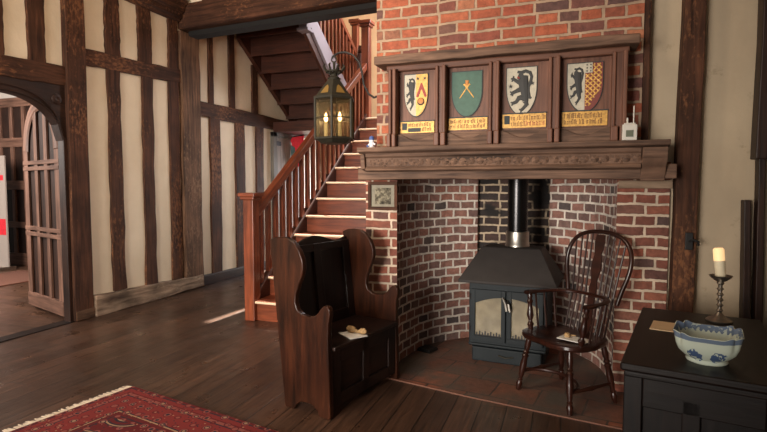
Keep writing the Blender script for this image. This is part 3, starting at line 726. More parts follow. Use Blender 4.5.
# ================================================================== NEXT ROOM
scr = thing('panelled_screen', 'dark oak panelled screen in the room beyond the arched door', 'screen', (-9.2, 5.95, -.012))
b = MB(260); b.box((0, 0, 0), (2.3, .05, 2.75)); b.build('panel', 'oak_dark', scr)
b = MB(261)
for k in range(9): b.box((k * .28, -.035, 0), (k * .28 + .07, 0, 2.75), 2)
for z0, z1 in ((0, .2), (.62, .72), (1.25, 1.4), (1.95, 2.1), (2.6, 2.75)): b.box((0, -.04, z0), (2.3, 0, z1))
b.build('frame', 'door_oak', scr, False, .005)
bn = thing('banner', 'white display banner with red marks at the left edge of the doorway', 'banner', (-8.60, 5.5, -.012))
b = MB(262); b.box((-.5, -.01, .05), (.44, .01, 1.78)); b.build('sheet', simple('banner_sheet', s(150, 138, 130), .7), bn)
b = MB(263); b.box((.20, -.014, 1.40), (.40, -.011, 1.48)); b.build('print', 'red_cloth', bn); b = MB(2631); b.box((.1, -.014, .55), (.42, -.011, .80)); b.build('print', 'red_cloth', bn)
b = MB(264); b.box((-.5, -.12, 0), (.42, .12, .05)); b.build('base', 'steel', bn)
mt = MB(265); mt.box((-7.9, 4.4, -.012), (-6.9, 5.5, .004)); tag(mt.build('doormat', simple('terracotta_mat', s(104, 66, 52), 0.9, noise=.2, nscale=60)), 'rust-coloured mat on the floor beyond the arched door', 'mat')

# ================================================================== RUG
rg = thing('rug', 'red patterned oriental rug with a pale fringe on the floorboards', 'rug', (-2.605, 2.497, 0), R(-10.2))
b = MB(270); nx, ny = 52, 30
vs = []; fs = []; uvs = []
for j in range(ny + 1):
    for i in range(nx + 1):
        x = 2.6 * i / nx; y = -1.5 * j / ny; vs.append((x, y + .06 * 0, .011 + .0015 * math.sin(x * 9) * math.sin(y * 7)))
for j in range(ny):
    for i in range(nx):
        q = (j * (nx + 1) + i, j * (nx + 1) + i + 1, (j + 1) * (nx + 1) + i + 1, (j + 1) * (nx + 1) + i)
        fs.append(q); uvs.append([(vs[k][0], -vs[k][1]) for k in q])
b.add(vs, fs, uvs)
ring = [(0, 0), (2.6, 0), (2.6, -1.5), (0, -1.5)]
for k in range(4):
    p, q = ring[k], ring[(k + 1) % 4]
    b.quad([(p[0], p[1], .011), (q[0], q[1], .011), (q[0], q[1], .0005), (p[0], p[1], .0005)], [(.01, .01)] * 4)
b.build('pile', 'rug', rg, True)
b = MB(271); r_ = random.Random(4)
for k in range(150):
    y = -.004 - k * .01; L_ = .055 + r_.uniform(-.008, .012); dy = r_.uniform(-.012, .012)
    b.tube([(.004, y, .008), (-L_ * .5, y + dy * .4, .007), (-L_, y + dy, .004)], [.0052, .0055, .0035], 5, flat=((0, 0, 1), .6))
b.build('fringe', 'fringe', rg, True)['label'] = 'pale cotton fringe'

# ================================================================== SETTLE
se = thing('settle', 'small high-backed wooden settle with winged ends beside the fireplace', 'bench', (-1.536, 2.603, 0), R(-14))
prof = [(-.112, .985), (-.06, 1.0), (-.01, 1.004), (.04, .998), (.085, .975), (.125, .93), (.148, .88), (.152, .83), (.14, .785), (.115, .735), (.095, .68), (.09, .63),
        (.105, .59), (.14, .567), (.19, .562), (.235, .572), (.262, .593), (.282, .62), (.305, .638), (.33, .638), (.346, .618), (.345, .585), (.334, .54), (.332, .45),
        (.344, .015), (.335, .0), (.262, .0), (.25, .03), (.215, .055), (.17, .06), (.125, .055), (.09, .03), (.075, .0), (.0, .0)]
for yy, lab in ((0, 0), (.70, 1)):
    b = MB(280 + lab); b.prism(prof, -.017, .017, Matrix(((1, 0, 0, 0), (0, 0, 1, yy + .0), (0, 1, 0, 0), (0, 0, 0, 1)))); b.build('end_panel', 'settle', se, True, .005)
lean = lambda z: -.105 * (z - .1) / .9
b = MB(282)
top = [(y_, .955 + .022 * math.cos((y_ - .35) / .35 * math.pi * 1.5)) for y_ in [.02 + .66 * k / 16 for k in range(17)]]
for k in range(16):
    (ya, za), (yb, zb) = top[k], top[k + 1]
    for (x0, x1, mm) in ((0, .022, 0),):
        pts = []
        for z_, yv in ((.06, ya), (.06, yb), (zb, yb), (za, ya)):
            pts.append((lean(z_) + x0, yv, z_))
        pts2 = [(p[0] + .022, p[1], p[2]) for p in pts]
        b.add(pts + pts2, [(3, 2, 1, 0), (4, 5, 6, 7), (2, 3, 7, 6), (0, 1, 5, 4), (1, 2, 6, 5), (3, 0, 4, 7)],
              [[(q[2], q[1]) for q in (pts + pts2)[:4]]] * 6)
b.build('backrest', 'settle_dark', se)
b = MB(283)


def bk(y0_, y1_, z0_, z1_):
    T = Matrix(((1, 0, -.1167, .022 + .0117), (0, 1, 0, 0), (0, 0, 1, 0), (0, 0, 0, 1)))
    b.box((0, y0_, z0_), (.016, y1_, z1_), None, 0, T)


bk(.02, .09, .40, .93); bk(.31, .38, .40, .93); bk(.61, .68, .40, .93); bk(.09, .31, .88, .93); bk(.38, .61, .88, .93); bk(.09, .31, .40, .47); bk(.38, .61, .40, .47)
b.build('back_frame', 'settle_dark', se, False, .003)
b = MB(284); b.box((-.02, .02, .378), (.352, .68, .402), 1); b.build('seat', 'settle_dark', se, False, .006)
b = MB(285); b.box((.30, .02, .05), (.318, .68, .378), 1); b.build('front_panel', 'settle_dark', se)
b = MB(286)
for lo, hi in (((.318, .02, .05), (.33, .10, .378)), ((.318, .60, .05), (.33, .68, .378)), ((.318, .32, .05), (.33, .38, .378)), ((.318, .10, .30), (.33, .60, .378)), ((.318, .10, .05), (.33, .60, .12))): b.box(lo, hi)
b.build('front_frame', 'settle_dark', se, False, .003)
card = thing('card', 'white card with a dried flower head lying on the settle seat', 'card', (-1.192, 2.80, .4035), R(-38))
b = MB(287); b.box((-.075, -.058, 0), (.075, .058, .003)); b.build('sheet', 'paper', card)
tz = thing('teasel', 'dried tan teasel head resting on the settle card', 'dried flower', (-1.185, 2.825, .405), R(-10))
b = MB(288); b.tube([(-.065, 0, .022), (-.05, 0, .024), (-.025, .0, .022), (0, 0, .019)], [.008, .02, .022, .012], 12); b.tube([(.02, .0, .016), (.04, 0, .021), (.06, 0, .022), (.075, 0, .02)], [.008, .017, .018, .007], 12)
b.tube([(-.01, 0, .016), (.03, 0, .013)], .010, 8); b.build('seed_head', 'dried', tz, True)

# ================================================================== STOVE
sv = thing('wood_stove', 'black iron wood-burning stove with sloping hood in the brick fireplace', 'stove', (-.385, 3.735, .008), R(-4.5)); sv.scale = (1.06, 1, 1)
b = MB(300); b.box((-.262, 0, .12), (.262, .40, .60)); b.box((-.245, .03, 0), (.245, .38, .13)); b.build('body', 'stove', sv, False, .008)
b = MB(301); b.box((-.235, -.012, .0), (.235, .035, .105)); b.box((-.262, -.016, .112), (.262, .02, .132)); b.build('ash_drawer', 'stove', sv, False, .008)
b = MB(302); b.tube([(-.05, -.016, .058), (0, -.03, .05), (.05, -.016, .058)], .006, 8); b.build('drawer_handle', 'brass_dark', sv, True)
b = MB(303)
e0 = [(-.325, -.065), (.33, -.065), (.33, .46), (-.325, .46)]; e1 = [(-.20, .10), (.205, .10), (.205, .34), (-.20, .34)]
vs = [(x, y, .585) for x, y in e0] + [(x, y, .605) for x, y in e0] + [(x, y, .835) for x, y in e1] + [(x * .8, y * .8 + .04, .84) for x, y in e1]
fs = [(3, 2, 1, 0)] + [(k * 4 + i, k * 4 + (i + 1) % 4, k * 4 + 4 + (i + 1) % 4, k * 4 + 4 + i) for k in range(3) for i in range(4)] + [(12, 13, 14, 15)]
b.add(vs, fs); b.build('hood', 'stove_hood', sv, False, .006)
for sx in (-1, 1):
    x0, x1 = (-.242, -.006) if sx < 0 else (.006, .242)
    b = MB(304 + sx)
    outer = [(x0, .155), (x1, .155), (x1, .535), (x0, .535)]
    # arched opening
    ix0, ix1 = x0 + .028, x1 - .028
    op = []
    for k in range(13):
        t = k / 12; xx = ix1 + (ix0 - ix1) * t
        g_ = (xx - (0.0)) / .22; op.append((xx, .485 - .055 * g_ * g_))
    op = [(ix0, .19), (ix1, .19)] + op
    # frame as strips between outer and opening
    b.box((x0, -.022, .155), (x1, 0, .19)); b.box((x0, -.022, .19), (ix0, 0, .535)); b.box((ix1, -.022, .19), (x1, 0, .535))
    b.prism([(ix0, .535), (ix1, .535)] + op[2:], 0, .022, T_xz)
    dr = b.build('door', 'stove', sv, False, .002)
    b = MB(306 + sx); b.prism(op, .004, .008, T_xz); b.build('glass', 'stove_glass', dr)
    b = MB(308 + sx)
    for k in range(9):
        xx = ix0 + .012 + (ix1 - ix0 - .024) * k / 8; b.box((xx - .005, -.012, .19), (xx + .005, -.009, .215 + .01 * (k % 2)))
    b.box((ix0, -.012, .186), (ix1, -.009, .198)); b.build('fire_bar', 'iron', dr)
    xh = x0 if sx < 0 else x1
    for z in (.22, .46):
        b = MB(310 + sx); b.tube([(xh + .004 * sx, -.015, z), (xh + .004 * sx, -.015, z + .04)], .009, 8); b.build('hinge', 'iron', dr)
b = MB(313); b.tube([(-.022, -.03, .49), (0.0, -.045, .45), (.012, -.05, .40)], [.008, .011, .013], 8); b.tube([(.01, -.022, .47), (.02, -.05, .45), (.03, -.05, .395)], [.006, .009, .009], 8); b.build('door_handle', 'steel', sv, True)
b = MB(314); b.lathe([(.084, .83), (.086, .85), (.08, .86), (.08, .95), (.074, .955)], (.03, .22, 0), 28); b.build('flue_collar', 'steel', sv, True)
b = MB(315); b.lathe([(.0705, .93), (.0705, 1.42)], (.03, .22, 0), 28); b.build('flue_pipe', 'flue', sv, True)
b = MB(316); b.box((-.06, -.06, 0), (.06, .06, .018), None, 0, Matrix.Translation((-1.0, 3.84, .008)) @ Matrix.Rotation(R(-20), 4, 'Z')); b.box((-.055, -.055, .016), (.055, .055, .026), None, 0, Matrix.Translation((-1.0, 3.84, .008)) @ Matrix.Rotation(R(-20), 4, 'Z'))
tag(b.build('iron_plate', 'iron', None, False, .004), 'small flat black iron plate lying on the hearth left of the stove', 'plate')

# ================================================================== MANTEL AND OVERMANTEL
mn = thing('mantelpiece', 'long carved oak mantelpiece shelf across the brick fireplace', 'mantelpiece', (0, 3.4, 1.33))
b = MB(320); b.prism([(-.24, .20), (-.235, .195), (-.20, .185), (-.0, .185), (0, .225), (-.24, .225)], -1.315, .535, T_yz, 0, None); b.build('shelf', 'mantel', mn, False, .004)
mn_sh = bpy.data.objects['shelf']
b = MB(321)
b.prism([(-.20, .185), (-.205, .165), (-.19, .155), (-.185, .10), (-.20, .09), (-.205, .075), (-.185, .065), (-.0, .065), (0, .185)], -1.268, .395, T_yz, 0, None)
for k in range(30):     # carved guilloche of the frieze
    x = -1.22 + k * .055
    b.lathe([(0, .008), (.018, .004), (.024, 0), (.0235, -.004)], n=10, T=Matrix.Translation((x, -.187, .128)) @ Matrix.Rotation(R(90), 4, 'X'))
    b.lathe([(0, .006), (.012, .0), (.012, -.003)], n=6, T=Matrix.Translation((x + .027, -.187, .108 if k % 2 else .148)) @ Matrix.Rotation(R(90), 4, 'X'))
b.build('frieze', 'mantel', mn, True, 0)
b = MB(322); b.beam((-1.345, -.045, .052), (.585, -.045, .052), .085, .21, (0, 0, 1), 14, .004); b.build('lintel', 'mantel', mn, False, .006)
b = MB(323); b.prism([(-.24, .18), (-.23, .12), (-.19, .08), (-.16, .03), (-.15, .0), (0, 0), (0, .185), (-.24, .185)], .40, .525, T_yz, 0, None); b.build('bracket', 'mantel', mn, True, .004)
b = MB(324); b.prism([(-.22, .18), (-.21, .12), (-.20, .085), (-.15, .07), (0, .07), (0, .185)], -1.30, -1.27, T_yz, 0, None); b.build('bracket', 'mantel', mn, True, .004)

om = thing('overmantel', 'oak overmantel with four painted coat of arms panels on the mantel', 'panelling', (0, 3.4, 1.557))
b = MB(330); b.beam((-1.205, -.11, .565), (.375, -.11, .565), .058, .2, (0, 0, 1), 18, .004); b.build('top_rail', 'mantel', om, False, .008)
b = MB(331); b.beam((-1.14, -.08, .52), (.33, -.08, .52), .04, .13, (0, 0, 1), 8, .001); b.build('moulding', 'panel', om, False, .008)
stiles = [(-1.118, -1.062), (-.80, -.73), (-.462, -.396), (-.108, -.044), (.238, .318)]
for k, (a, c) in enumerate(stiles):
    b = MB(332 + k); m_ = (a + c) / 2
    b.box((a, -.17, .08), (a + .02, 0, .51), 2); b.box((c - .022, -.185, .08), (c, 0, .51), 2); b.box((a + .015, -.15, .08), (c - .015, 0, .51), 2)
    b.box((a - .003, -.20, 0), (m_ - .004, 0, .085), 2); b.box((m_ + .004, -.20, 0), (c + .003, 0, .085), 2)
    b.build('stile', 'panel', om, False, .006)
b = MB(338); b.box((-1.11, -.08, .0), (.31, 0, .51), 0); b.build('back_board', 'panel', om)


def shield_pts(w_, h_, n=14):
    """heater shield, origin top left, y down negative"""
    left = [(0, 0), (0, -.42 * h_)]
    cur = [(w_ / 2 * (1 - math.cos(t)) * 1.0, -.42 * h_ - .58 * h_ * math.sin(t)) for t in [math.pi / 2 * k / n for k in range(1, n + 1)]]
    right = [(w_ - x, y) for x, y in cur[::-1][1:]] + [(w_, -.42 * h_), (w_, 0)]
    return left + cur + right


LION = [[(190, 100, 26), (185, 150, 33), (192, 200, 27), (200, 250, 21), (205, 292, 19)], [(186, 96, 26), (158, 110, 19), (142, 128, 9)],
        [(165, 158, 15), (122, 136, 10), (98, 120, 9)], [(98, 120, 6), (104, 100, 3)], [(98, 122, 6), (78, 118, 3)], [(98, 124, 6), (88, 142, 3)],
        [(168, 200, 17), (128, 214, 12), (96, 226, 10)], [(96, 226, 6), (72, 216, 3)], [(96, 228, 6), (76, 240, 3)], [(98, 230, 6), (92, 250, 3)],
        [(195, 262, 20), (148, 268, 15), (128, 295, 11), (100, 304, 10)], [(100, 304, 6), (80, 294, 3)], [(100, 306, 6), (88, 322, 3)],
        [(204, 292, 18), (216, 318, 13), (188, 346, 9), (172, 358, 9)], [(172, 358, 6), (152, 352, 3)], [(172, 360, 6), (166, 378, 3)],
        [(204, 268, 8), (240, 266, 8), (256, 272, 5)], [(240, 266, 8), (230, 225, 8), (228, 190, 8), (246, 150, 9), (256, 112, 9), (242, 82, 10), (204, 68, 10), (168, 78, 11), (134, 70, 7)]]


def lion(mb, x0, z0, W, H, mi=0, fx=1.0):
    """rampant lion in low relief, in a W x H field whose top left is x0, z0"""
    sx, sz = W / 252.0, H / 350.0
    for st_ in LION:
        pts = [(x0 + (p[0] - 48) * sx, 0, z0 - (p[1] - 45) * sz) for p in st_]
        mb.tube(pts, [(p[2] * 1.22 + 1.5) * (sx * .62 + sz * .38) for p in st_], 8, mi, flat=((0, 1, 0), .14))


def star(mb, cx, cz, r, mi=0, y=0.0):
    pts = [(cx + (r if k % 2 == 0 else r * .42) * math.sin(math.pi * k / 5), cz + (r if k % 2 == 0 else r * .42) * math.cos(math.pi * k / 5)) for k in range(10)]
    mb.prism(pts, y, y + .003, T_xz, mi)


panes = [(-1.062, -.80), (-.73, -.462), (-.396, -.108), (-.044, .238)]
shd = [(-1.022, -.865, .476, .205), (-.702, -.512, .47, .190), (-.357, -.18, .470, .185), (-.002, .192, .468, .185)]
brd = [(-1.05, -.82, .095, .168), (-.725, -.475, .103, .178), (-.382, -.122, .103, .188), (-.032, .222, .100, .186)]
names = [('black lion beside a gold half', 'panel with a shield of a black lion and a gold half'), ('green', 'panel with a green shield and crossed gold staves'),
         ('lion', 'panel with a silver shield and one large black lion'), ('red', 'panel with a shield of a black lion and a red and gold half')]
for k in range(4):
    x0, x1 = panes[k]; b = MB(340 + k)
    b.box((x0, -.10, .08), (x1, -.075, .50), 2)
    p = b.build('panel', 'panel', om); p['label'] = names[k][1]
    # arched bottom rail
    b = MB(345 + k); ar = [(x0, 0), (x1, 0), (x1, .085)] + [(x1 + (x0 - x1) * t, .062 + .022 * math.cos(2 * math.pi * t)) for t in [j / 12 for j in range(1, 12)]] + [(x0, .085)]
    b.prism(ar, .10, .15, T_xz, 0, (1, 0)); b.box((x0, -.13, 0), (x1, -.075, .09), 0); b.build('bottom_rail', 'mantel', om, False, .003)
    sx0, sx1, zt, zb_ = shd[k]; W = sx1 - sx0; H = zt - zb_
    sp = [(sx0 + x, zt + z) for x, z in shield_pts(W, H)]
    big = [(sx0 + W / 2 + (x - sx0 - W / 2) * 1.06, zt - H / 2 + (z - zt + H / 2) * 1.045) for x, z in sp]
    b = MB(350 + k); b.prism(big, .100, .106, T_xz, 0); b.prism(sp, .106, .110, T_xz, 1)
    if k in (0, 3):      # right half in another colour
        half = [(max(x, sx0 + W / 2), z) for x, z in sp if x >= sx0 + W / 2 - 1e-6]
        b.prism([(sx0 + W / 2, zt)] + half, .1095, .1115, T_xz, 2)
    b.build('shield', ['black_paint', ['silver', 'green_paint', 'silver', 'silver'][k], ['gold', 'gold', 'gold', 'darkred_paint'][k]], p)
    b = MB(355 + k); mats_ = ['black_paint', 'red_paint', 'gold', 'orange_paint', 'silver']
    if k in (0, 2, 3):
        ch = MB(360 + k)
        if k == 2: lion(b, sx0 + .002, zt - .004, W, H); star(b, sx0 + W * .13, zt - H * .39, .014); star(b, sx0 + W * .86, zt - H * .35, .013)
        else: lion(b, sx0 + .004, zt - .012, W * .5, H * .86)
        if k == 2: b.tube([(sx0 + W * .36, -.006, zt - H * .20), (sx0 + W * .43, -.006, zt - H * .235)], [.005, .004], 6, 1, flat=((0, 1, 0), .5))
    if k == 0:
        cx = sx0 + W * .74
        for dx in (-.026, .022): star(b, cx + dx, zt - .028, .011, 0)
        b.prism([(cx - .004, zt - .058), (cx + .004, zt - .058), (cx + .036, zt - .145), (cx + .022, zt - .15), (cx, zt - .095), (cx - .022, zt - .15), (cx - .036, zt - .145)], .0, .003, T_xz, 1)
        b.lathe([(0, .005), (.02, .003), (.025, 0)], n=18, mi=0, T=Matrix.Translation((cx - .004, 0, zt - .178)) @ Matrix.Rotation(R(90), 4, 'X'))
        b.lathe([(0, .008), (.018, .006), (.021, 0)], n=18, mi=3, T=Matrix.Translation((cx - .004, 0, zt - .175)) @ Matrix.Rotation(R(90), 4, 'X'))
    if k == 1:
        cx = (sx0 + sx1) / 2; fl = ((0, 1, 0), .3)
        b.tube([(cx - .045, 0, zt - .165), (cx + .012, 0, zt - .085)], [.003, .005], 6, 2, flat=fl); b.tube([(cx + .045, 0, zt - .165), (cx - .012, 0, zt - .085)], [.003, .005], 6, 2, flat=fl)
        b.tube([(cx - .02, 0, zt - .078), (cx - .006, 0, zt - .09), (cx + .006, 0, zt - .09), (cx + .02, 0, zt - .078)], .006, 6, 2, flat=fl); b.tube([(cx, 0, zt - .085), (cx + .002, 0, zt - .055)], [.009, .012], 8, 3, flat=fl)
    if k == 3:
        hx0, hx1 = sx0 + W / 2, sx1; rr = random.Random(5)
        inside = lambda x, z: hx0 + .003 < x < hx1 - .004 - max(0, (zt - z - .5 * H)) * .62 and zb_ + .03 < z < zt - .005
        for j in range(-6, 12):
            for sg in (1, -1):
                seg = []
                for q in range(30):
                    x = hx0 + (hx1 - hx0) * q / 29; z = zt - .03 * j - sg * (x - hx0) * 1.0
                    ok = inside(x, z) and not (x < hx0 + .042 and z > zt - .062)
                    if ok: seg.append((x, 0 + .001 * math.sin(q), z))
                    if (not ok or q == 29) and len(seg) > 2:
                        b.tube(seg, .0046, 5, 2, flat=((0, 1, 0), .4)); seg = []
                    elif not ok: seg = []
        b.prism([(hx0, zt), (hx0 + .04, zt), (hx0 + .04, zt - .058), (hx0, zt - .058)], .0, .004, T_xz, 4)
        for q in range(6): star(b, hx0 + .01 + .02 * (q % 2), zt - .012 - .018 * (q // 2), .006, 0, .004)
    o = b.build('charge', mats_, p); o.location = (0, -.1115, 0)
    bx0, bx1, bz0, bz1 = brd[k]
    b = MB(365 + k); b.box((bx0, -.110, bz0), (bx1, -.10, bz1)); b.box((bx0 - .004, -.112, bz1), (bx1 + .004, -.10, bz1 + .008), mi=1); b.build('name_board', ['gold', 'black_paint'], p)
    # worn blackletter in two lines
    b = MB(370 + k); rr = random.Random(40 + k); hh = (bz1 - bz0)
    if k in (0, 2): b.box((bx0 + .012, -.1115, bz0 + hh * .28), (bx0 + .045, -.1105, bz1 - hh * .1), mi=1)
    for line in (0, 1):
        zz = bz0 + hh * (.56 if line == 0 else .14); x = bx0 + (.055 if k in (0, 2) else .014)
        if k == 0 and line == 1: b.box((x - .002, -.1113, zz - .004), (x + .085, -.1105, zz + hh * .3), mi=1); x += .095
        hgt = hh * .30
        while x < bx1 - .018:
            n_ = rr.choice((1, 2, 2, 3)); 
            for q in range(n_):
                tl = hgt * rr.choice((.8, .8, 1.0, 1.15)); b.box((x, -.1113, zz), (x + .0028, -.1105, zz + tl), mi=(2 if line == 1 and k == 2 and x > (bx0 + bx1) / 2 else 0))
                b.box((x - .001, -.1112, zz + tl - .003), (x + .0055, -.1105, zz + tl), mi=0); x += .0062
            if rr.random() < .6: b.box((x - .008, -.1112, zz), (x - .001, -.1105, zz + .003), mi=0)
            x += .0045 + (.007 if rr.random() < .15 else 0)
    b.build('inscription', ['ink', simple('faded_blue_black', s(58, 62, 62), .7) if k == 0 else bpy.data.materials['faded_blue_black'], 'red_paint'], p)

# objects on the mantel
rad = thing('sensor', 'small white radio sensor with aerial at the right end of the mantel shelf', 'sensor', (.330, 3.179, 1.556), R(3))
b = MB(380); b.box((-.038, -.014, 0), (.038, .014, .088)); b.box((-.03, -.012, .088), (.03, .012, .096)); b.build('case', 'plastic', rad, False, .005)
b = MB(381); b.box((-.02, -.0165, .018), (.018, -.013, .055)); b.build('display', 'lcd', rad)
b = MB(382); b.tube([(.02, 0, .09), (.02, 0, .19)], .0035, 8); b.tube([(-.012, 0, .09), (-.012, 0, .125)], .005, 8); b.build('aerial', 'plastic', rad)
fg = thing('figurine', 'small blue and white china ornament at the left end of the mantel shelf', 'ornament', (-1.25, 3.27, 1.556))
b = MB(383); b.lathe([(.0, 0), (.022, 0), (.024, .008), (.012, .016), (.010, .03), (.018, .042), (.016, .055), (.006, .062), (0, .064)], n=16, mi=0); b.tube([(-.024, 0, .02), (-.012, 0, .032), (.012, 0, .034), (.026, 0, .024)], [.007, .008, .008, .006], 8, 0); b.build('body', 'white_paint', fg, True)
b = MB(384); b.lathe([(.0, .056), (.016, .056), (.019, .066), (.012, .08), (0, .085)], n=14); b.tube([(-.034, 0, .012), (-.022, 0, .02)], .009, 8); b.build('blue_glaze', 'blue_paint', fg, True)
# framed picture on the left pier
pf = thing('picture_frame', 'small dark framed faded print hanging on the left brick pier', 'picture', (-1.232, 3.46, 1.128))
b = MB(390)
for lo, hi in (((-.112, -.025, 0), (.112, -.002, .024)), ((-.112, -.025, .179), (.112, -.002, .203)), ((-.112, -.025, .024), (-.088, -.002, .179)), ((.088, -.025, .024), (.112, -.002, .179))): b.box(lo, hi)
b.build('frame', 'oak_beam', pf, False, .004)


def print_mat():
    m, nt, bb = mat('faded_print'); L = nt.links.new
    tc = N(nt, 'ShaderNodeTexCoord'); n = N(nt, 'ShaderNodeTexNoise', Scale=26, Detail=6, Roughness=.7); L(tc.outputs['Object'], n.inputs['Vector'])
    r = ramp(nt, [(.35, s(48, 44, 38)), (.5, s(100, 92, 78)), (.6, s(150, 140, 118))]); L(n.outputs['Fac'], r.inputs['Fac']); L(r.outputs[0], bb.inputs['Base Color'])
    bb.inputs['Roughness'].default_value = .8; bb.inputs['Specular IOR Level'].default_value = .1; return m


b = MB(391); b.box((-.09, -.012, .022), (.09, -.006, .181)); b.build('mount', simple('cream_mount', s(124, 114, 94), .6, noise=.15, nscale=30), pf)
b = MB(392); b.box((-.06, -.0135, .042), (.06, -.0119, .158)); b.build('print', print_mat(), pf)

# ================================================================== LANTERN
ln = thing('lantern', 'six-sided brass and glass lantern hanging by the stairs with two lights lit', 'lantern', (-1.635, 3.5, 1.62))
hexa = lambda r, a0=0.0: [(r * math.cos(R(60 * k + a0)), r * math.sin(R(60 * k + a0))) for k in range(6)]
A0 = 48
b = MB(400); hx = hexa(.152, A0)
for x, y in hx: b.tube([(x, y, .03), (x, y, .325)], .010, 6)
for z, rr_ in ((.03, .010), (.325, .012), (.18, .005)):
    b.tube([(x, y, z) for x, y in hx], rr_, 6, closed=True)
b.build('frame', 'brass_dark', ln)
b = MB(401)
for k in range(6):
    (xa, ya), (xb, yb) = hx[k], hx[(k + 1) % 6]
    b.quad([(xa * .98, ya * .98, .03), (xb * .98, yb * .98, .03), (xb * .98, yb * .98, .325), (xa * .98, ya * .98, .325)])
b.build('glass_pane', 'lantern_glass', ln)
b = MB(402); h1 = hexa(.160, A0); h2 = hexa(.045, A0); h3 = hexa(.13, A0)
b.add([(x, y, .32) for x, y in h1] + [(x, y, .47) for x, y in h2], [(i, (i + 1) % 6, 6 + (i + 1) % 6, 6 + i) for i in range(6)] + [tuple(range(6, 12))])
b.lathe([(.045, .465), (.05, .475), (.03, .49), (.025, .51), (.035, .515)], n=18)
b.build('roof', 'brass_dark', ln)
b = MB(403)
for k in range(6):
    a = R(60 * k + 30 + A0); c_, s_ = math.cos(a), math.sin(a); t_ = (-s_, c_)
    pr_ = lambda f, w_: (c_ * (.1386 + (.039 - .1386) * f + .004) + t_[0] * w_, s_ * (.1386 + (.039 - .1386) * f + .004) + t_[1] * w_, .32 + .15 * f + .002)
    b.quad([pr_(.22, -.035), pr_(.22, .035), pr_(.55, .016), pr_(.66, 0), pr_(.55, -.016)])
b.build('roof_light', simple('amber_glass', s(120, 92, 44), .3, emit=(.9, .55, .15), es=.01), ln)
b = MB(404); b.add([(x, y, .03) for x, y in hexa(.148, A0)] + [(x, y, -.005) for x, y in hexa(.11, A0)], [(i, (i + 1) % 6, 6 + (i + 1) % 6, 6 + i) for i in range(6)] + [tuple(range(6, 12))]); b.build('base', 'brass_dark', ln)
b = MB(405); b.tube([(.06 * math.cos(R(30 * k)), .06 * math.sin(R(30 * k)), .525) for k in range(12)], .007, 6, closed=True)
for k in range(8):
    a = R(45 * k); c_, s_ = math.cos(a), math.sin(a); b.tube([(.03 * c_, .03 * s_, .51), (.06 * c_, .06 * s_, .53), (.085 * c_, .085 * s_, .56), (.07 * c_, .07 * s_, .575)], [.007, .008, .007, .004], 6)
b.tube([(0, 0, .50), (0, 0, .60)], .010, 8); b.tube([(.02 * math.cos(R(30 * k)), 0, .615 + .02 * math.sin(R(30 * k))) for k in range(12)], .005, 6, closed=True); b.build('crown', 'brass_dark', ln, True)
for k, (x, y) in enumerate(((-.055, -.03), (.06, -.035), (0.02, .06))):
    b = MB(406 + k); b.lathe([(.014, .03), (.014, .15), (.008, .155)], (x, y, 0), 12); cb = b.build('candle_tube', 'wax', ln, True)
    b = MB(409 + k); b.lathe([(0, .155), (.011, .165), (.014, .18), (.009, .205), (0, .225)], (x, y, 0), 12)
    if k < 2: b.build('bulb', 'bulb', cb, True)
    else: b.build('bulb', 'wax', cb, True)
br = thing('lantern_bracket', 'curved black iron bracket on the chimney side holding the lantern', 'bracket', (-1.262, 3.47, 1.945))
b = MB(412); pts = []
for k in range(15):
    a = R(-95 + k * 20.5) if False else 0
path = [(-.005, 0, 0), (-.05, .01, -.01), (-.095, .02, .02), (-.135, .025, .09), (-.15, .03, .18), (-.17, .03, .25), (-.22, .03, .31), (-.28, .03, .335), (-.34, .03, .335), (-.385, .03, .31), (-.392, .03, .285), (-.39, .03, .28)]
b.tube([Vector(path[i]).lerp(Vector(path[i + 1]), t) for i in range(len(path) - 2) for t in (0, .5)], .008, 8); b.build('arm', 'iron', br, True)
b = MB(413); b.lathe([(0, 0), (.032, 0), (.03, .012), (.012, .022), (0, .024)], n=16, T=Matrix.Translation((.002, 0, 0)) @ Matrix.Rotation(R(-90), 4, 'Y')); b.build('wall_plate', 'iron', br, True)

# ================================================================== WINDSOR CHAIR
ch = thing('windsor_chair', 'dark hoop-backed windsor armchair standing by the stove', 'chair', (.017, 3.275, .008), R(136.6))
SH = .385
b = MB(420); sp = []
for k in range(40):
    a = 2 * math.pi * k / 40; cx, sy = math.cos(a), math.sin(a)
    x = .235 * math.copysign(abs(cx) ** .62, cx); y = .20 * math.copysign(abs(sy) ** .7, sy) + .01
    if sy < 0: x *= .93
    sp.append((x, y))
lay = [(1.0, SH - .032), (1.03, SH - .02), (1.02, SH - .004), (.95, SH), (.6, SH - .012), (.0, SH - .016)]
vs = [(x * f, y * f, z + (.006 if (y > .15 and abs(x) < .05 and f > .5) else 0)) for f, z in lay[:-1] for x, y in sp] + [(0, 0, lay[-1][1])]
fs = [tuple(range(40))[::-1]] + [(k * 40 + i, k * 40 + (i + 1) % 40, k * 40 + 40 + (i + 1) % 40, k * 40 + 40 + i) for k in range(4) for i in range(40)] + [(160 + i, 160 + (i + 1) % 40, 200) for i in range(40)]
b.add(vs, fs, [[(vs[i][1], vs[i][0]) for i in f] for f in fs]); b.build('seat', 'chair', ch, True)
LEG = [(0, .013), (.06, .017), (.12, .021), (.17, .013), (.19, .02), (.21, .013), (.30, .018), (.45, .022), (.58, .017), (.62, .022), (.65, .014), (.68, .021), (.71, .014), (.80, .02), (.90, .017), (1.0, .014)]
for sx in (-1, 1):
    for sy in (-1, 1):
        b = MB(421); b.turned((.212 * sx, .188 * sy - .006, 0), (.160 * sx, .135 * sy, SH - .02), LEG); b.build('leg', 'chair', ch, True)
STR = [(0, .008), (.2, .010), (.42, .012), (.5, .017), (.58, .012), (.8, .010), (1, .008)]
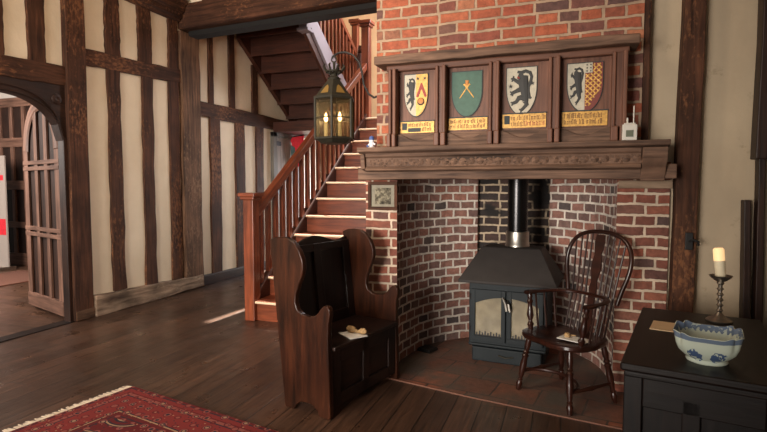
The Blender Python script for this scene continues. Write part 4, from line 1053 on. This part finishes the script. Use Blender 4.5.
for sx in (-1, 1):
    b = MB(422); b.turned((.196 * sx, .168, .12), (.196 * sx, -.172, .12), STR); b.build('stretcher', 'chair', ch, True)
b = MB(423); b.tube([(-.194 * math.cos(t), .15 - .16 * math.sin(t), .125) for t in [math.pi * k / 12 for k in range(13)]], .011, 8); b.build('stretcher', 'chair', ch, True)
AH = .612
ly = lambda z: -.165 - .19 * max(0, (z - SH))     # lean of the back
b = MB(424); arm = []
for k in range(25):
    t = math.pi * k / 24; c_, s_ = math.cos(t), math.sin(t)
    arm.append((.225 * math.copysign(abs(c_) ** .7, c_), .06 - .268 * (abs(s_) ** .75), AH))
arm = [(.232, .105, AH), (.238, .07, AH)] + arm[1:-1] + [(-.238, .07, AH), (-.232, .105, AH)]
b.tube(arm, [.022, .024] + [.017] * (len(arm) - 4) + [.024, .022], 10, flat=((0, 0, 1), .62)); b.build('arm_rail', 'chair', ch, True)
for sx in (-1, 1):
    b = MB(425); b.turned((.200 * sx, .095, SH - .01), (.228 * sx, .08, AH), [(0, .013), (.1, .017), (.16, .022), (.22, .013), (.27, .013), (.4, .023), (.55, .017), (.7, .013), (.76, .021), (.82, .013), (.9, .017), (1, .012)]); b.build('arm_support', 'chair', ch, True)
b = MB(426)
_half = [(.188, AH - .03), (.205, .66), (.226, .73), (.240, .80), (.238, .86), (.222, .91), (.190, .952), (.145, .98), (.09, .996), (.035, 1.003)]
_ho = _half + [(-x, z) for x, z in _half[::-1]]
hoop = []
for i in range(len(_ho) - 1):
    p0_, p1_, p2_, p3_ = _ho[max(0, i - 1)], _ho[i], _ho[i + 1], _ho[min(len(_ho) - 1, i + 2)]
    for q in (0, .5):
        f_ = lambda c: .5 * (2 * p1_[c] + (p2_[c] - p0_[c]) * q + (2 * p0_[c] - 5 * p1_[c] + 4 * p2_[c] - p3_[c]) * q * q + (3 * p1_[c] - p0_[c] - 3 * p2_[c] + p3_[c]) * q ** 3)
        hoop.append((f_(0), ly(f_(1)) - .012, f_(1)))
hoop.append((_ho[-1][0], ly(_ho[-1][1]) - .012, _ho[-1][1]))
b.tube(hoop, .0135, 10); b.build('back_bow', 'chair', ch, True)


def hoop_z(x):
    best = AH
    for i in range(len(hoop) - 1):
        xa, xb = hoop[i][0], hoop[i + 1][0]
        if min(xa, xb) <= x <= max(xa, xb): best = max(best, max(hoop[i][2], hoop[i + 1][2]))
    return best - .006


for k in range(8):
    x = (-.150, -.115, -.082, -.050, .050, .082, .115, .150)[k]
    zt_ = hoop_z(x * 1.25)
    b = MB(427 + k); b.tube([(x * 1.0, -.155, SH - .01), (x * 1.04, ly(AH) - .012, AH), (x * 1.25, ly(zt_) - .012, zt_)], [.0058, .0068, .005], 8); b.build('spindle', 'chair', ch, True)
for sx in (-1, 1):
    for j, (xs, ys) in enumerate(((.185, -.10), (.205, -.035), (.212, .03))):
        b = MB(440); b.tube([(xs * sx * .95, ys, SH - .01), (xs * sx * 1.12, ys - .008, AH - .004)], .0062, 8); b.build('spindle', 'chair', ch, True)
b = MB(445)


def splat(z0_, z1_, prof_):
    Lp = [(wd_, z0_ + (z1_ - z0_) * t) for t, wd_ in prof_]
    poly = [(w_, z) for w_, z in Lp] + [(-w_, z) for w_, z in Lp[::-1]]
    n_ = len(poly); f_ = [Vector((x, ly(z) - .008, z)) for x, z in poly]; g_ = [Vector((x, ly(z) - .017, z)) for x, z in poly]
    b.add(f_ + g_, [tuple(range(n_)), tuple(range(2 * n_ - 1, n_ - 1, -1))] + [(i, (i + 1) % n_, n_ + (i + 1) % n_, n_ + i) for i in range(n_)], None)


splat(AH, .985, [(0, .022), (.1, .03), (.2, .02), (.3, .026), (.42, .036), (.55, .034), (.66, .024), (.75, .03), (.88, .036), (1, .03)])
splat(SH, AH, [(0, .02), (.3, .03), (.6, .022), (1, .026)])
b.build('splat', 'chair', ch, False)
lf = thing('leaflet', 'white leaflet with a dried seed head lying on the windsor chair seat', 'card', (.065, 3.18, SH + .009), R(-25))
b = MB(446); b.box((-.085, -.05, 0), (.085, .05, .004)); b.build('sheet', 'paper', lf)
pc = MB(447); pc.lathe([(0, 0), (.016, .004), (.02, .014), (.014, .026), (0, .03)], n=12); pc.tube([(.0, .01, .012), (.05, .02, .010)], [.008, .004], 8)
o = pc.build('seed_head', 'dried', None, True); o.location = (.025, 3.195, SH + .013); tag(o, 'brown dried seed head lying on the windsor chair leaflet', 'dried flower')

# ================================================================== CHEST AND WHAT STANDS ON IT
cs = thing('oak_chest', 'nearly black panelled oak chest in the right foreground corner', 'chest', (.206, 1.952, 0), R(-11.4))
CW, CL, CH = .47, .955, .68
b = MB(450); b.box((-.012, -.012, CH - .028), (CW + .012, CL, CH), 1); b.build('lid', 'oak_black', cs, False, .008)
b = MB(451); b.box((.02, .025, .08), (CW - .02, CL - .02, CH - .028), 2); b.build('body', 'oak_black', cs)
b = MB(452)
for x0 in (0.0, CW - .06):
    for y0_ in (0.0, CL - .08): b.box((x0, y0_ + .004, 0), (x0 + .06, y0_ + .066, CH - .03), 2)
b.box((.18, .004, .12), (.235, .03, CH - .1), 2)
for z0_, z1_ in ((CH - .15, CH - .03), (.10, .2)):
    b.box((.06, .004, z0_), (CW - .06, .03, z1_), 0)
    for xx in (.004, CW - .03): b.box((xx, .066, z0_), (xx + .026, CL - .08, z1_), 1)
for yy in (.3, .58): b.box((.004, yy, .2), (.03, yy + .07, CH - .15), 2)
b.build('frame', 'oak_black', cs, False, .004)
b = MB(453); b.box((0, .0, CH - .05), (CW, .01, CH - .03), 0); b.build('moulding', 'oak_black', cs, False, .006)
# bowl
bw = thing('bowl', 'square blue and white china bowl with notched corners on the dark chest', 'bowl', (.485, 2.07, CH), R(-14))


def sq(th, half, notch):
    c_, s_ = math.cos(th), math.sin(th); k_ = 1 / (abs(c_) ** 4.2 + abs(s_) ** 4.2) ** (1 / 4.2)
    d_ = abs((math.degrees(th) + 45) % 90 - 45 if False else ((math.degrees(th) - 45 + 45) % 90 - 45))
    return half * k_ * (1 - notch * math.exp(-(d_ / 5.0) ** 2))


NB = 96; prof_o = [(.064, 0, 0), (.066, .004, 0), (.062, .014, 0), (.076, .026, .0), (.090, .046, .02), (.097, .068, .05), (.099, .08, .07), (.106, .104, .11)]
prof_i = [(.102, .104, .11), (.095, .08, .07), (.090, .062, .05), (.076, .038, .02), (.05, .026, 0), (.001, .024, 0)]
vs = []; uvr = []
for j, (h_, z, nt_) in enumerate(prof_o + prof_i):
    vv = j / (len(prof_o) - 1) if j < len(prof_o) else 1 + (j - len(prof_o) + .3) / len(prof_i)
    for i in range(NB):
        th = 2 * math.pi * i / NB; rnd_ = min(1, z / .05)
        r_c = h_; r_s = sq(th, h_, nt_); rr_ = r_c * (1 - rnd_) + r_s * rnd_
        d_ = abs((math.degrees(th)) % 90 - 45); zz = z + (.010 * math.exp(-((d_ - 9) / 7.0) ** 2) if z > .095 else 0)
        vs.append((rr_ * math.cos(th), rr_ * math.sin(th), zz)); uvr.append(((4 * i / NB + .5), vv))
fs = []; uvs = []
for j in range(len(prof_o) + len(prof_i) - 1):
    for i in range(NB):
        q = (j * NB + i, j * NB + (i + 1) % NB, (j + 1) * NB + (i + 1) % NB, (j + 1) * NB + i); fs.append(q)
        u0 = 4 * i / NB + .5; u1 = 4 * (i + 1) / NB + .5; uvs.append([(u0, uvr[q[0]][1]), (u1, uvr[q[1]][1]), (u1, uvr[q[2]][1]), (u0, uvr[q[3]][1])])
fs.append(tuple(range(NB))[::-1]); uvs.append([(0, .05)] * NB)
b = MB(460); b.add(vs, fs, uvs); b.build('china', 'china', bw, True)
# candlestick and candle
ck = thing('candlestick', 'turned pewter candlestick standing behind the china bowl', 'candlestick', (.676, 2.70, CH))
b = MB(461); b.lathe([(0, 0), (.052, 0), (.054, .006), (.045, .014), (.026, .022), (.018, .03), (.014, .036)], n=28); b.build('base', 'pewter', ck, True)
b = MB(462)
pp = [(.014, .034)]
for z in (.05, .075, .10, .125, .15): pp += [(.0085, z - .008), (.015, z), (.0085, z + .008)]
pp += [(.009, .168), (.016, .176), (.012, .184)]
b.lathe(pp, n=20); b.build('stem', 'pewter', ck, True)
b = MB(463); b.lathe([(.010, .182), (.024, .188), (.044, .206), (.047, .212), (.040, .207), (.016, .196), (.015, .212), (.012, .212), (.011, .19)], n=28); b.build('drip_pan', 'pewter', ck, True)
cd = thing('candle', 'lit ivory candle standing in the pewter candlestick', 'candle', (.676, 2.70, CH + .195)); cd.rotation_euler = (R(-2), R(-5), 0)
b = MB(464); b.lathe([(.0, 0), (.0108, 0), (.0215, .017), (.0225, .085)], n=20); b.build('stem', 'wax', cd, True)
b = MB(465); b.lathe([(.0225, .085), (.0225, .135), (.018, .142), (.012, .136), (0, .13)], n=20); b.build('glowing_top', 'candle_glow', cd, True)
b = MB(466); b.box((-.06, -.08, 0), (.06, .08, .003)); o = b.build('place_card', 'tan_paper'); o.location = (.432, 2.51, CH); o.rotation_euler = (0, 0, R(-14)); tag(o, 'small tan card lying on the chest behind the bowl', 'card')
# iron latch on the right-hand post
lt = thing('latch', 'small black iron latch on the dark post right of the chimney', 'latch', (.68, 3.38, .93))
b = MB(467); b.box((-.02, -.012, 0), (.02, 0, .1)); b.build('plate', 'iron', lt, False, .003)
b = MB(468); b.tube([(0, -.01, .05), (.02, -.03, .06), (.04, -.035, .05), (.045, -.03, .03)], .007, 8); b.build('hook', 'iron', lt, True)
